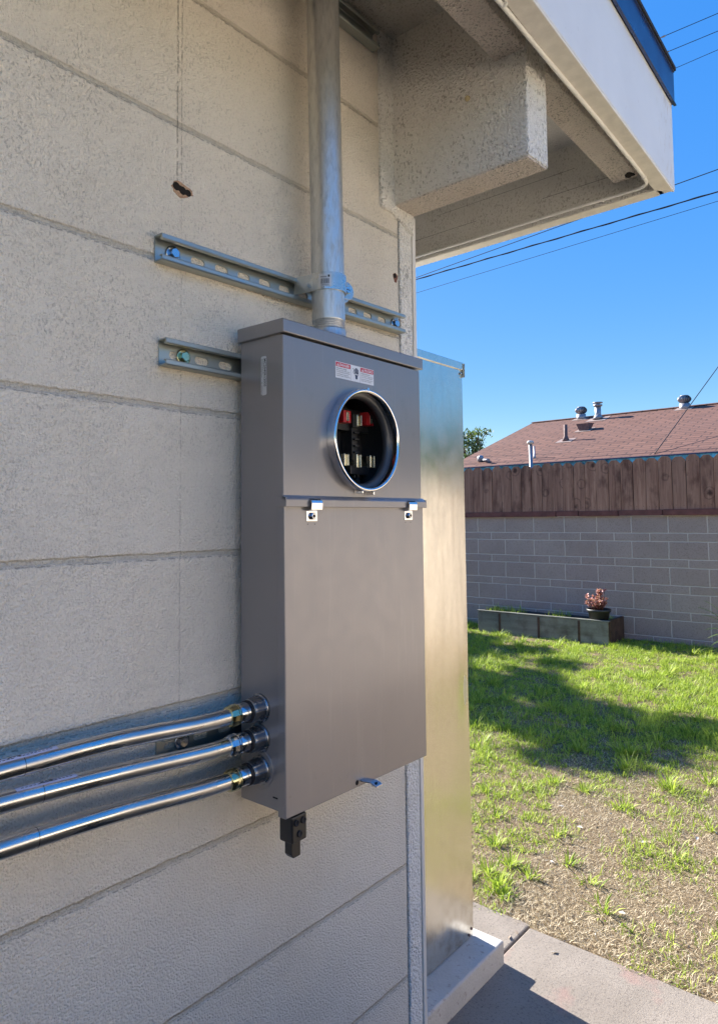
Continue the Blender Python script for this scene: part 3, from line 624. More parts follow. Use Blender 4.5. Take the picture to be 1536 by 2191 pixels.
# latches
for yc, zc in ((.0585, .0045), (.319, .0045)):
    mb = MB(); mb.prism([(.1045, -.0085), (.1062, -.0085), (.1062, .0085), (.1045, .0085)], (0, yc-.0135, zc), (1, 0, 0), (0, 0, 1), (0, .025, 0))
    mb.prism([(.1115, .0265), (.1165, .0245), (.1175, .0205), (.1165, .0095), (.1100, .0085), (.1100, .0100), (.1150, .0108), (.116, .0205), (.1150, .0232), (.1115, .0250)], (0, yc-.0125, zc), (1, 0, 0), (0, 0, 1), (0, .025, 0))
    lt = build('latch', mb, M_['chrome'], B, bevel=.0005)
    mb = MB(); mb.lathe((.1062, yc-.001, zc), (1, 0, 0), [(0, .0062), (.0035, .0060), (.0045, .0045)], 6, 0, False); mb.lathe((.1107, yc-.001, zc), (1, 0, 0), [(0, .0028), (.0002, .0028)], 8, 1, False)
    build('screw', mb, [M_['zinc'], M_['darkhole']], lt)
    for q_ in (yc-.01, yc+.006): mb = MB(); mb.box(.1045, .1047, q_, q_+.0015, zc-.0135, zc-.012); build('dimple', mb, M_['darkhole'], lt)
    mb = MB(); mb.box(.1113, .1119, yc-.0125, yc+.0125, zc+.0265, zc+.0275); build('slot', mb, M_['darkhole'], lt)
# danger label
EY, EZ = (0, 1, 0), (0, 0, 1)
def card(y0, y1, z0, z1, x, mi=0, t=.0004): return MB().box(x, x+t, y0, y1, z0, z1, mi)
mb = card(.1205, .2225, .2375, .2655, D-.0001)
mb.v = [(x, y, z-.000*(y-.12)) for x, y, z in mb.v]
dl = build('danger_label', mb, M_['white'], B)
x = D+.0006
bits = [build('a', card(.1213, .1587, .2572, .2645, x-.0004, 0, .0003), M_['redlabel'], B), build('a', card(.1862, .2217, .2572, .2645, x-.0004, 0, .0003), M_['redlabel'], B)]
dk = MB(); 
for yy in (.1595, .1850): dk.box(x-.0004, x-.0002, yy, yy+.0003, .238, .265)
def hand(m, cy, cz, s):
    for i, (dy, hh) in enumerate(((-.0042, .0075), (-.0016, .0092), (.001, .0088), (.0036, .0070))): m.box(x-.0004, x-.0001, cy+dy*s, cy+(dy+.0019)*s, cz+.001*s, cz+hh*s)
    m.prism([(-.0044, .0012), (.0055, .0012), (.0058, -.002), (.003, -.0052), (.0028, -.0105), (-.0022, -.0105), (-.0028, -.005), (-.0044, -.002)], (x-.0004, cy, cz), EY, EZ, (.0003, 0, 0))
    m.prism([(-.0108, .0075), (-.0085, .0068), (-.0068, .004), (-.0085, .001), (-.0068, -.0025), (-.0060, -.0018), (-.0072, .001), (-.0052, .004), (-.0078, .0075)], (x-.0004, cy, cz), EY, EZ, (.0003, 0, 0))
hand(dk, .1745, .2525, 1.)
bits.append(build('a', dk, plain('navy_print', (.03, .04, .09), .5), B))
ltw = MB(); ltw.prism([(-.0042, .0002), (-.0015, .0015), (.0012, 0), (.0042, .001), (.0042, -.0007), (.001, -.0016), (-.0015, -.0004), (-.0042, -.0014)], (x-.0001, .175, .2505), EY, EZ, (.0002, 0, 0))
for yy in (.1265, .1915): ltw.prism([(-.0027, 0), (.0027, 0), (0, .005)], (x-.0001, yy, .2583), EY, EZ, (.0003, 0, 0))
bits.append(build('a', ltw, M_['white'], B))
ex = MB()
for yy in (.1265, .1915): ex.box(x+.0002, x+.0003, yy-.0003, yy+.0003, .2598, .2620); ex.box(x+.0002, x+.0003, yy-.0003, yy+.0003, .2588, .2594)
bits.append(build('a', ex, M_['redlabel'], B))
bits.append(text('a', 'DANGER', .0062, (x, .1305, .2587), EY, EZ, M_['white'], B, .00012)); bits.append(text('a', 'PELIGRO', .0062, (x, .1955, .2587), EY, EZ, M_['white'], B, .00012))
for s_, sz, zz in (('Hazardous voltage.', .0035, .2533), ('Will cause death, serious injury', .00275, .2502), ('or substantial property damage.', .00275, .2474), ('Turn off power supplying this', .0027, .2437), ('equipment before working inside.', .0027, .2409)):
    bits.append(text('a', s_, sz, (x, .1222, zz), EY, EZ, M_['ink'], B))
for s_, sz, zz in (('Voltaje peligroso.', .0035, .2533), ('Puede causar la muerte, heridas', .00262, .2502), ('graves o daños a la propiedad.', .00262, .2474), ('Desconecte la energía antes de', .0026, .2437), ('trabajar dentro del equipo.', .0026, .2409)):
    bits.append(text('a', s_, sz, (x, .1869, zz), EY, EZ, M_['ink'], B))
merge_into(bits, 'print', dl)
# catalogue label on the side
mb = MB(); pts = []
for cx_, cz_, a0 in ((.0105, -.0035, 0), (.0035, -.0035, 90), (.0035, -.0605, 180), (.0105, -.0605, 270)):
    for i in range(5): a = R(a0+i*22.5); pts.append((cx_+.0028*math.cos(a), cz_+.0028*math.sin(a)))
mb.prism(pts, (.0485, .0021, .2605), (1, 0, 0), EZ, (0, -.0005, 0)); sl = build('catalogue_label', mb, M_['silverlabel'], B)
ND, PX = (0, 0, -1), (1, 0, 0)
bits = [text('a', 'MC2040R1200S', .0068, (.0562, .0014, .2560), ND, PX, M_['ink'], B, .0001, sx=1.02), text('a', 'Siemens Industry, Inc.', .0029, (.0530, .0014, .2560), ND, PX, M_['ink'], B),
        text('a', 'Norcross, Georgia U.S.A.', .0029, (.0502, .0014, .2560), ND, PX, M_['ink'], B), text('a', 'N. 12/09/2021/0', .0032, (.0506, .0014, .2185), ND, PX, M_['ink'], B)]
merge_into(bits, 'print', sl)
mb = MB(); mb.lathe((.043, .0021, -.385), (0, -1, 0), [(0, .032), (.0012, .031), (.0014, .029), (.0006, .0275), (.0006, .0255)], 48); mb.box(.074, .084, .0012, .0022, -.4225, -.4205, 1)
build('knockout', mb, [M_['enamel'], M_['darkhole']], B)

# ------------------------------------------------------------------ black connector below the box
K = root('wire_connector', (.088, .03, -.51), 'small black lug connector block hanging below the meter box', 'connector')
mb = MB(); mb.box(.070, .098, .018, .050, -.492, -.452); mb.box(.072, .096, .020, .048, -.452, -.436); build('housing', mb, M_['black'], K, bevel=.0025)
mb = MB()
for y, z in ((.027, -.462), (.042, -.462), (.034, -.480)): mb.lathe((.098, y, z), (1, 0, 0), [(0, .0052), (.002, .0050), (.0021, .0035), (.0006, .0030)], 14)
build('screw', mb, M_['blackm'], K)
mb = MB(); mb.prism([(.0235, -.491), (.043, -.491), (.043, -.517), (.028, -.517), (.0235, -.511)], (.076, 0, 0), EY, EZ, (.015, 0, 0)); build('blade', mb, M_['black'], K, bevel=.001)

# ------------------------------------------------------------------ mast
MX, MY, MR = .042, .1705, .0298
m0 = root('service_pipe', (MX, MY, .31), 'thick galvanised vertical service pipe rising from the meter box to the eave', 'pipe')
mb = MB(); mb.lathe((MX+.0, MY, 0), (0, 0, 1), [(.352, .0280), (.353, .0293), (.3545, MR), (.3555, MR), (.36, MR)]+[(.36+.0701*i, MR) for i in range(1, 11)], 64)
mb.v = [(x-.006*(z-.352), y-.010*(z-.352), z) for x, y, z in mb.v]
build('pipe', mb, M_['mast'], m0)
mb = MB(); prof = [(.338, .0272)]
for i in range(4): z = .340+i*.0034; prof += [(z, .0290), (z+.0012, .0290), (z+.0022, .0272), (z+.0034, .0272)]
mb.lathe((MX, MY, 0), (0, 0, 1), prof, 64); build('threads', mb, M_['mast'], m0)
mb = MB(); mb.lathe((MX, MY, 0), (0, 0, 1), [(.3125, .0345), (.316, .0345), (.318, .0312), (.336, .0308), (.3395, .0300)], 64); build('hub', mb, M_['mast'], m0)
# clamp
cz = .4205
k = root('pipe_clamp', (MX, MY, cz), 'zinc pipe clamp with barcode label holding the thick pipe to the channel', 'pipe clamp')
mb = MB(); pts = []; ri, ro = MR+.0004, MR+.0026
arc = [R(a) for a in range(-90, 91, 6)]
outer = [(MX+ro*math.cos(a), MY+ro*math.sin(a)) for a in arc]; inner = [(MX+ri*math.cos(a), MY+ri*math.sin(a)) for a in arc]
# straps: left end angles back to the channel, right end has an ear
left_o = [(.004, MY-ro-.034), (.02, MY-ro-.012)]; left_i = [(.006, MY-ri-.031), (.022, MY-ri-.009)]
path_o = [(-.006, MY-ro-.0065), (.0, MY-ro-.006), (.022, MY-ro-.0015)]+outer+[(MX-.012, MY+ro+.0005)]
path_i = [(-.006, MY-ri-.0065), (.0, MY-ri-.006), (.022, MY-ri-.0015)]+inner+[(MX-.012, MY+ri+.0005)]
n = len(path_o); hz = .0155; vs = []
for z in (cz-hz, cz+hz): vs += [(a, b, z) for a, b in path_o]+[(a, b, z) for a, b in path_i]
fs = []
for i in range(n-1): fs += [(i, i+1, 2*n+i+1, 2*n+i), (n+i, 3*n+i, 3*n+i+1, n+i+1), (i, n+i, n+i+1, i+1), (2*n+i, 2*n+i+1, 3*n+i+1, 3*n+i)]
fs += [(0, 2*n, 3*n, n), (n-1, 2*n-1, 4*n-1, 3*n-1)]; mb.add(vs, fs, 0, False)
st = build('strap', mb, M_['clamp'], k)
mb = MB(); ey0 = MY+ro
pe = [(-.008, -.0155)]+[(-.008+.0+.021*math.cos(R(a)) if False else .0115+.0165*math.cos(R(a)), .0165*math.sin(R(a))) for a in range(-90, 91, 12)]+[(-.008, .0155)]
mb.prism(pe, (MX+.0035, ey0+.003, cz+.001), EY, EZ, (.0022, 0, 0)); mb.prism(pe, (MX-.0065, ey0+.003, cz-.002), EY, EZ, (.0022, 0, 0)); build('ear', mb, M_['clamp'], k, bevel=.0004)
mb = MB(); P = Vector((MX+.0058, ey0+.0095, cz+.001)); mb.lathe(P, (1, 0, 0), [(0, .0078), (.0045, .0078), (.0055, .0066)], 6, 0, False, a0=.3); mb.box(P.x+.0055, P.x+.0058, P.y-.005, P.y+.005, P.z-.0006, P.z+.0006, 1, rot=None)
mb.cyl((MX+.004, ey0+.0095, cz+.001), (MX-.012, ey0+.0095, cz+.001), .0032, 12)
mb.cyl((MX-.008, ey0+.016, cz-.001), (MX-.016, ey0+.036, cz-.004), .0033, 14); build('bolt', mb, [M_['zinc'], M_['darkhole']], k)
# barcode label wrapped on the strap
def wrap(a0, a1, z0, z1, r, m, mi=0, N=6):
    vs = []; 
    for j in range(N+1):
        a = a0+(a1-a0)*j/N
        for z in (z0, z1): vs.append((MX+r*math.cos(a), MY+r*math.sin(a), z))
    m.add(vs, [(2*j, 2*j+2, 2*j+3, 2*j+1) for j in range(N)], mi, True)
mb = MB(); wrap(R(-78), R(-38), cz-.0115, cz+.0115, ro+.0004, mb, 0, 12); a = -72
while a < -45:
    wd = random.choice((.35, .6, 1.0)); wrap(R(a), R(a+wd), cz-.0065, cz+.0025, ro+.0007, mb, 1, 1); a += wd+random.choice((.5, .8, 1.2))
for i in range(14): wrap(R(-73+i*1.5), R(-72.2+i*1.5), cz+.0048, cz+.0068, ro+.0007, mb, 1, 1)
wrap(R(-49), R(-43.5), cz+.005, cz+.0092, ro+.0007, mb, 1, 2)
for i in range(11): wrap(R(-72+i*2.5), R(-71+i*2.5), cz-.0095, cz-.0082, ro+.0007, mb, 1, 1)
mb.v = [(x_, y_, z_) for x_, y_, z_ in mb.v]
build('barcode_label', mb, [M_['silverlabel'], M_['ink']], st)
tg = root('paper_tag', (.0, .228, .367), 'small white paper tag hanging behind the base of the thick pipe', 'tag')
mb = MB(); mb.box(-.0005, 0, .214, .232, .350, .385); build('card', mb, M_['white'], tg)
mb = MB(); mb.box(.0001, .0004, .224, .2244, .353, .380); mb.box(.0001, .0004, .221, .2225, .357, .3595); mb.box(.0001, .0004, .226, .2275, .359, .3595); mb.box(.0001, .0004, .226, .2275, .3565, .357); build('print', mb, M_['ink'], tg)

# ------------------------------------------------------------------ three side conduits
Cs = [('uppermost', [(.041, -.293), (-.06, -.293), (-.12, -.2915), (-.243, -.2825), (-.387, -.2805), (-.6, -.28), (-.9, -.28), (-1.5, -.28), (-2.2, -.28)], 'uppermost of the three shiny conduits entering the meter box side, with a pale sticker'),
      ('middle', [(.041, -.3385), (-.06, -.336), (-.12, -.3335), (-.243, -.324), (-.387, -.3160), (-.6, -.309), (-.9, -.3085), (-1.5, -.3085), (-2.2, -.3085)], 'middle of the three shiny conduits entering the meter box side, with a pale sticker'),
      ('lowest', [(.041, -.387), (-.06, -.387), (-.12, -.384), (-.243, -.373), (-.387, -.366), (-.6, -.361), (-.9, -.361), (-1.5, -.361), (-2.2, -.361)], 'lowest of the three shiny conduits, without any sticker, entering the meter box side')]
CX = .0445
for idx, (nm, pl, lab) in enumerate(Cs):
    z0 = pl[0][1]; q = root('conduit', (CX, 0, z0), lab, 'conduit', 'bright steel conduits entering the side of the meter box')
    path = smooth([(CX-.003*(i == 0)*0, (y if i else -.04), z if i else pl[1][1]) for i, (y, z) in enumerate(pl)][0:], 6)
    mb = MB(); mb.tube(path[:], .0118, 28); build('tube', mb, M_['emt'], q)
    # couplings drawn where the tubes join
    jy = (-.362, -.34, -.345)[idx]; pa = min(path, key=lambda v: abs(v.y-jy)); pb_ = min([v for v in path if v is not pa], key=lambda v: abs(v.y-jy)); tt = (jy-pa.y)/(pb_.y-pa.y); dv_ = (pb_-pa).normalized(); mb = MB(); mb.lathe(pa+(pb_-pa)*tt, dv_, [(0, .01186), (.0007, .01186)], 28); build('scribe_ring', mb, M_['blackm'], q)
    mb = MB()
    hx = (CX, .0018, z0); ax = (0, -1, 0)
    mb.lathe(hx, ax, [(0, .0225), (.003, .0222), (.004, .0205)], 40); build('locknut_flange', mb, M_['castmetal'], q)
    mb = MB(); n = 72; vs = []; prof = [(.003, 1), (.0045, 1.02), (.020, .985), (.0235, .96), (.0245, .86)]
    for d, s_ in prof:
        for i in range(n):
            a = 2*math.pi*i/n; rib = .0008 if (i % 9) in (0, 1) else 0; r_ = (.0185+rib)*s_
            vs.append((hx[0]+r_*math.cos(a), hx[1]-d, hx[2]+r_*math.sin(a)))
    mb.add(vs, [(j*n+i, j*n+(i+1) % n, (j+1)*n+(i+1) % n, (j+1)*n+i) for j in range(len(prof)-1) for i in range(n)], 0, False)
    mb.f.append(tuple(len(mb.v)-n+i for i in range(n))); mb.mi.append(0); mb.sm.append(False)
    build('hub', mb, M_['castmetal'], q)
    dz = (pl[1][1]-z0)
    mb = MB(); mb.lathe((CX, -.0225, z0+dz*.3), ax, [(0, .0168), (.0042, .0165)], 40); build('gasket', mb, M_['blackm'], q)
    mb = MB(); mb.lathe((CX, -.026, z0+dz*.4), ax, [(0, .0150), (.003, .0152), (.0045, .0148), (.007, .0150), (.012, .0145), (.021, .0136)], 40); build('sleeve', mb, M_['zinc'], q)
    mb = MB(); mb.lathe((CX, -.0455, z0+dz*.8), ax, [(-.001, .0138), (0, .0162), (.0025, .0165), (.003, .0156), (.0055, .0162), (.0125, .0158), (.0165, .0143), (.0175, .0122)], 12 if idx < 2 else 40, 0, idx == 2, a0=.2); build('compression_nut', mb, M_['zincy'] if idx != 1 else M_['zinc'], q, bevel=.0006)
    if idx < 2:
        ya, yb = ((-.42, -.322), (-.37, -.297))[idx]; mb = MB(); rr = .01205
        def patch(y0, y1, a0, a1, r_, mi, N=5):
            vs = []; L = 6
            for j in range(L+1):
                y = y0+(y1-y0)*j/L; c_ = min(path, key=lambda v: abs(v.y-y)); i_ = path.index(c_)
                nb_ = path[i_+1] if (y < c_.y) else path[i_-1]; t = (y-c_.y)/(nb_.y-c_.y) if nb_.y != c_.y else 0; zc_ = c_.z+(nb_.z-c_.z)*t
                for i in range(N+1): a = R(a0+(a1-a0)*i/N); vs.append((CX+r_*math.cos(a), y, zc_+r_*math.sin(a)))
            mb.add(vs, [(j*(N+1)+i, j*(N+1)+i+1, (j+1)*(N+1)+i+1, (j+1)*(N+1)+i) for j in range(L) for i in range(N)], mi, True)
        patch(ya, yb, 60, 130, rr, 0)
        for i in range(9): patch(ya+.006+i*.0048, ya+.009+i*.0048, 74, 80, rr+.00015, 1, 1)
        for i in range(9): patch(yb-.045+i*.0045, yb-.042+i*.0045, 76, 83, rr+.00015, 1, 1)
        for i in range(6): patch(yb-.03+i*.0042, yb-.0275+i*.0042, 94, 98, rr+.00015, 1, 1)
        ym = (ya+yb)/2; patch(ym-.007, ym-.003, 84, 104, rr+.00015, 1, 2); patch(ym-.001, ym+.0015, 86, 100, rr+.00015, 1, 2); patch(ym+.003, ym+.0075, 82, 106, rr+.00015, 1, 2)
        build('sticker', mb, [M_['bluelabel'], M_['ink']], q)

# ------------------------------------------------------------------ galvanised cabinet on its pad
G = root('metal_cabinet', (-.8, 1.0, -1.468), 'tall galvanised sheet metal cabinet standing on a concrete pad around the house corner', 'cabinet')
mb = MB(); mb.box(-1.12, -.453, .536, 1.434, -1.466, .545)
build('body', mb, M_['sheetplain'], G, bevel=.002)
def grid(x, y0, y1, z0, z1, ny, nz, f):
    m = MB(); vs = [(x+f(y0+(y1-y0)*i/ny, z0+(z1-z0)*j/nz), y0+(y1-y0)*i/ny, z0+(z1-z0)*j/nz) for j in range(nz+1) for i in range(ny+1)]
    m.add(vs, [(j*(ny+1)+i, j*(ny+1)+i+1, (j+1)*(ny+1)+i+1, (j+1)*(ny+1)+i) for j in range(nz) for i in range(ny)], 0, True); return m
def dent(y, z):
    d = .0015*math.sin(3*y+1)*math.sin(1.7*z+.5)
    d += -.003*math.exp(-((y-1.42)/.03)**2-((z+.62)/.1)**2)+.0025*math.exp(-((y-1.30)/.06)**2-((z+.95)/.09)**2)
    return d
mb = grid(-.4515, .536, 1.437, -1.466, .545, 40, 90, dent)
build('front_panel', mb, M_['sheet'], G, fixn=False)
mb = MB(); mb.box(-1.13, -.4475, .536, 1.4385, .541, .5695); build('cap', mb, M_['sheet'], G, bevel=.0015)
mb = MB(); mb.box(-.475, -.4425, 1.4385, 1.441, .515, .566); build('corner_flange', mb, M_['sheetplain'], G)
for y, z in ((1.424, .527), (1.424, -1.44), (1.408, -1.455)):
    mb = MB(); mb.lathe((-.450, y, z), (1, 0, 0), [(0, .0045), (.0025, .0042), (.0035, .0025)], 12); build('screw', mb, M_['ventdark'] if z < 0 else M_['zinc'], G)
mb = MB(); mb.box(-1.2, -.352, .54, 1.478, -1.60, -1.468)
tag(build('concrete_pad', mb, M_['pad'], origin=(-.8, 1, -1.6), bevel=.008, seg=3), 'low pale concrete pad under the tall sheet metal cabinet', 'concrete pad')

# ------------------------------------------------------------------ back wall + fence
FY = 7.77
bw = MB(); bw.box(-14, 3.6, FY, FY+.15, -1.7, -.004)
tag(build('block_wall', bw, M_['block'], origin=(-3, FY, -1.5)), 'mauve grey concrete block wall with pale mortar below the wooden fence', 'wall')
fn = root('wooden_fence', (-3, FY, 0), 'dark red brown dog eared board fence on top of the block wall', 'fence')
mb = MB(); xs = [-14, -11.6, -9.2, -7, -4.6, -2.92, -2.62, -2.12, -1.6, .8, 3.6]
for i in range(len(xs)-1): mb.box(xs[i]+.004, xs[i+1]-.004, FY-.035, FY+.03, -.004+.004*(i % 2), .064+.003*(i % 3))
build('rail', mb, M_['fencerail'], fn, bevel=.004)
mb = MB(); mb.box(-14, 3.6, FY+.012, FY+.05, .5, .57); build('back_rail', mb, M_['fencerail'], fn)
mb = MB(); mb.box(-14, 3.6, FY+.004, FY+.0105, .062, .63); build('backing_board', mb, M_['blackm'], fn)  # black sheet added behind the pickets to paint the shade in their gaps
x = -8.5; pk = 0
while x < 3.4 and pk < 98:
    wd = random.uniform(.138, .15); top = .690+random.uniform(-.010, .010); b = .062; cst = .040; yb = FY-.018+random.uniform(-.004, .004)
    mb = MB(); mb.prism([(0, b), (wd, b), (wd, top-cst), (wd-cst, top), (cst, top), (0, top-cst)], (x, yb, 0), (1, 0, 0), (0, 0, 1), (0, .016, 0))
    # nail heads
    for zz in (.11, .62):
        for dx in (.03, wd-.03): mb.lathe((x+dx, yb, zz+random.uniform(-.008, .008)), (0, -1, 0), [(0, .004), (.0008, .0035)], 8, 1, False)
    lean = random.uniform(-.006, .006); mb.v = [(a+lean*(c-b), q, c) for a, q, c in mb.v]
    build('picket', mb, [M_['fence'], M_['blackm']], fn, bevel=.0015, seg=1); x += wd+random.uniform(.003, .008); pk += 1
mb = MB(); mb.box(3.35, 3.5, 2.5, 7.76, -1.7, .36)
tag(build('side_wall', mb, M_['sideblock'], origin=(3.4, 0, -1.6)), 'sunlit tan block wall along the right side of the yard', 'wall')

mb = MB(); mb.box(3.35, 3.5, -9, 2.49, -1.7, .30); mb.box(3.33, 3.52, -9, 2.49, .30, .34)  # out of view, put in pale to bounce light onto the meter wall
tag(build('stucco_wall', mb, M_['palewall'], origin=(3.4, -3, -1.6), bevel=.004), 'pale rendered garden wall beside the driveway opposite the meter box', 'wall')
hd = root('hedge', (1.6, -.4, -1.55), 'low dark clipped hedge along the driveway opposite the meter box', 'hedge')  # unseen, added to cut bounce light on the lower wall and darken reflections
hv = rng.uniform(0, 1, (16000, 3)); side = rng.integers(0, 4, 16000); q_ = rng.uniform(0, .09, 16000)
hx_ = np.where(side == 0, 1.28+q_, np.where(side == 1, 1.92-q_, 1.28+.64*hv[:, 0])); hz_ = np.where(side >= 2, -.45-q_+.05*np.sin(hv[:, 1]*40), -1.5+1.05*hv[:, 2]); hy_ = -3.6+4.6*hv[:, 1]
P_ = np.stack([hx_, hy_, hz_], 1); d_ = rng.normal(0, 1, (16000, 3)); d_ /= np.linalg.norm(d_, axis=1)[:, None]; e_ = np.cross(d_, rng.normal(0, 1, (16000, 3))); e_ /= np.linalg.norm(e_, axis=1)[:, None]
npmesh('leaves', np.stack([P_-d_*.03, P_+e_*.018, P_+d_*.03, P_-e_*.018], 1).reshape(-1, 3), np.arange(64000).reshape(-1, 4), M_['hedgeleaf'], hd)
mb = MB(); mb.box(1.36, 1.84, -3.55, .95, -1.58, -.55); build('inner_twigs', mb, M_['bark'], hd, bevel=.08)
# planter
PL = root('planter_box', (-2.95, 7.45, -1.5), 'long weathered grey wooden planter box against the block wall', 'planter')
PX0, PX1, PY0, PY1, PT = -3.80, -2.09, 7.22, 7.74, -1.222
jx = [PX0, -3.483, -2.948, -2.437, PX1]
for i in range(4):
    mb = MB(); mb.box(jx[i]+.004, jx[i+1]-.004, PY0, PY0+.035, -1.55, PT-.006); build('front_board', mb, M_['planter'], PL, bevel=.004)
for i in (1, 2, 3):
    mb = MB(); mb.box(jx[i]-.013, jx[i]+.013, PY0-.012, PY0+.0, -1.55, PT-.01); build('batten', mb, M_['planter_end'], PL, bevel=.002)
mb = MB(); mb.box(PX0-.01, PX1+.01, PY0-.006, PY0+.045, PT-.004, PT+.012); build('top_edge', mb, M_['planter'], PL, bevel=.004)
mb = MB(); mb.box(PX1-.035, PX1, PY0+.036, PY1, -1.55, PT+.01); mb.box(PX1-.0, PX1+.02, PY0+.02, PY0+.06, -1.55, PT); build('end_board', mb, M_['planter_end'], PL, bevel=.004, label='dark brown end board of the planter')
mb = MB(); mb.box(PX0, PX0+.035, PY0+.036, PY1, -1.55, PT); build('end_board', mb, M_['planter_end'], PL, bevel=.004)
mb = MB(); mb.box(PX0+.036, PX1-.036, PY0+.036, PY1, -1.55, PT-.03); build('soil', mb, M_['soil'], PL)
# pot
pt = root('potted_plant', (-2.24, 7.34, PT-.03), 'black nursery pot with a pinkish red bushy succulent standing in the planter', 'potted plant')
mb = MB(); mb.lathe((-2.24, 7.34, 0), (0, 0, 1), [(PT-.03, .095), (PT+.10, .125), (PT+.10, .137), (PT+.128, .139), (PT+.128, .128), (PT+.11, .122)], 32); build('pot', mb, M_['pot'], pt)
mb = MB(); mb.lathe((-2.24, 7.34, 0), (0, 0, 1), [(PT+.09, .11), (PT+.112, .1235)], 24); build('soil', mb, M_['soil'], pt)
def rosette(V, F, c, rad, n=12):
    for i in range(n):
        a = random.uniform(0, 6.28); el = random.uniform(-.2, 1.3); d = np.array([math.cos(a)*math.cos(el), math.sin(a)*math.cos(el), math.sin(el)])
        s = np.cross(d, [0, 0, 1.]); s /= max(1e-6, np.linalg.norm(s)); L = rad*random.uniform(.7, 1.2); ww = L*.38; o = len(V)
        V += [c, c+d*L*.55+s*ww, c+d*L, c+d*L*.55-s*ww]; F.append([o, o+1, o+2, o+3])
V, F = [], []; stems = MB()
for i in range(46):
    a = random.uniform(0, 6.28); r_ = random.uniform(0, .13)**1; hh = random.uniform(.03, .2)*(1.1 if math.cos(a) > 0 else .8)
    p0 = np.array([-2.24+r_*.5*math.cos(a), 7.34+r_*.5*math.sin(a), PT+.11]); p1 = np.array([-2.24+r_*1.15*math.cos(a), 7.34+r_*1.1*math.sin(a), PT+.12+hh])
    stems.cyl(p0, p1, .003, 5); rosette(V, F, p1, .036, 16)
    if i % 2: rosette(V, F, p0*.4+p1*.6, .03, 10)
build('stems', stems, plain('plant_stems', (.16, .06, .04), .7), pt); npmesh('leaves', V, F, M_['succ'], pt)

# ------------------------------------------------------------------ grass
def vnoise(x, y, s, seed=0):
    x = x*s; y = y*s; xi = np.floor(x).astype(int); yi = np.floor(y).astype(int); fx_ = x-xi; fy_ = y-yi
    def h(a, b): n = (a*374761393+b*668265263+seed*1442695041) & 0x7fffffff; n = ((n ^ (n >> 13))*1274126177) & 0x7fffffff; return ((n ^ (n >> 16)) & 0xffff)/65535.
    u = fx_*fx_*(3-2*fx_); v = fy_*fy_*(3-2*fy_)
    return (h(xi, yi)*(1-u)+h(xi+1, yi)*u)*(1-v)+(h(xi, yi+1)*(1-u)+h(xi+1, yi+1)*u)*v
def gzv(y): return np.where(y < 2, -1.552, -1.552+.065*(np.minimum(y, 7.7)-2)/5.7)
def blades(px, py, h, wd, lean, azi, name, mat, label, cat, z=None, arch=.12):
    n = len(px); z = gzv(py) if z is None else z; P = np.stack([px, py, z], 1)
    d = np.stack([np.cos(azi), np.sin(azi), np.zeros(n)], 1); s = np.stack([-np.sin(azi), np.cos(azi), np.zeros(n)], 1)
    tw = rng.uniform(-1.2, 1.2, n); s = s*np.cos(tw)[:, None]+np.array([0, 0, 1])*np.sin(tw)[:, None]*.5
    m = P+d*(lean*h*.5)[:, None]+np.array([0, 0, 1])*(h*(np.sqrt(np.maximum(.03, 1-lean**2))*.5+arch))[:, None]
    t = P+d*(lean*h)[:, None]+np.array([0, 0, 1])*(h*np.sqrt(np.maximum(.03, 1-lean**2))*.95)[:, None]
    w_ = wd[:, None]/2; V = np.stack([P-s*w_, P+s*w_, m+s*w_*.85, m-s*w_*.85, t+s*w_*.12, t-s*w_*.12], 1).reshape(-1, 3)
    b = np.arange(n)[:, None]*6; F = np.concatenate([b+np.array([[0, 1, 2, 3]]), b+np.array([[3, 2, 4, 5]])], 0)
    o = npmesh(name, V, F, mat); return tag(o, label, cat, kind='stuff') if label else o
def inview(x, y): # keep points the photographed view and side steps can see
    return (y > 1.715+.05*(vnoise(x, y, 9, 21)-.5)+.04*(vnoise(x, y, 3, 22)-.5)) & (x > -.35-(y-1.2)*.92) & (x < 1.4+(y-1.5)*.32) & (y < 7.72)
def greenness(x, y):
    n = .55*vnoise(x, y, 1.6, 1)+.3*vnoise(x, y, 4.3, 2)+.15*vnoise(x, y, 11, 3)
    base = np.interp(y, [1.6, 2.6, 3.3, 3.9, 4.6, 6.5, 7.7], [.20, .28, .42, .64, .80, .80, .78])
    base = base+np.where((x < -.50-(y-1.8)*.28) & (y < 3.4), .40, 0)+np.where((x > -.2) & (y > 4), .1, 0)
    base = base-.3*np.exp(-((x+2)/1.2)**2-((y-6.9)/.5)**2)
    base = base-np.clip((x-.7)*.8, 0, .9)
    return np.clip((base-n)*5+.5, 0, 1)
N = 1900000; gx = rng.uniform(-7, 3.3, N); gy = rng.uniform(1.7, 7.72, N)**1.0
k_ = inview(gx, gy); gx, gy = gx[k_], gy[k_]
gn = greenness(gx, gy); tuft = vnoise(gx, gy, 16, 9); keep = (rng.random(len(gx)) < gn*(.22+1.0*(tuft > .52))*.42)
x_, y_ = gx[keep], gy[keep]; big = vnoise(x_, y_, 3.1, 5)
h = (.014+.055*rng.random(len(x_))**1.8*(.4+1.3*big))*np.interp(y_, [1.7, 3.2, 4.2], [.62, .75, 1.]); h *= np.where((x_ > -.9) & (y_ > 4.2), 1.25, 1)
print('green', len(x_))
blades(x_, y_, h, rng.uniform(.0026, .0056, len(x_)), rng.uniform(.35, .985, len(x_)), rng.uniform(0, 6.28, len(x_)), 'grass', M_['grass'], 'bright green grass growing in uneven tufts over the yard', 'grass')
keep = rng.random(len(gx)) < np.interp(gy, [1.7, 3, 4.5, 7.7], [1., .85, .3, .1])*(1-.5*gn)
x_, y_ = gx[keep], gy[keep]; print('dry', len(x_))
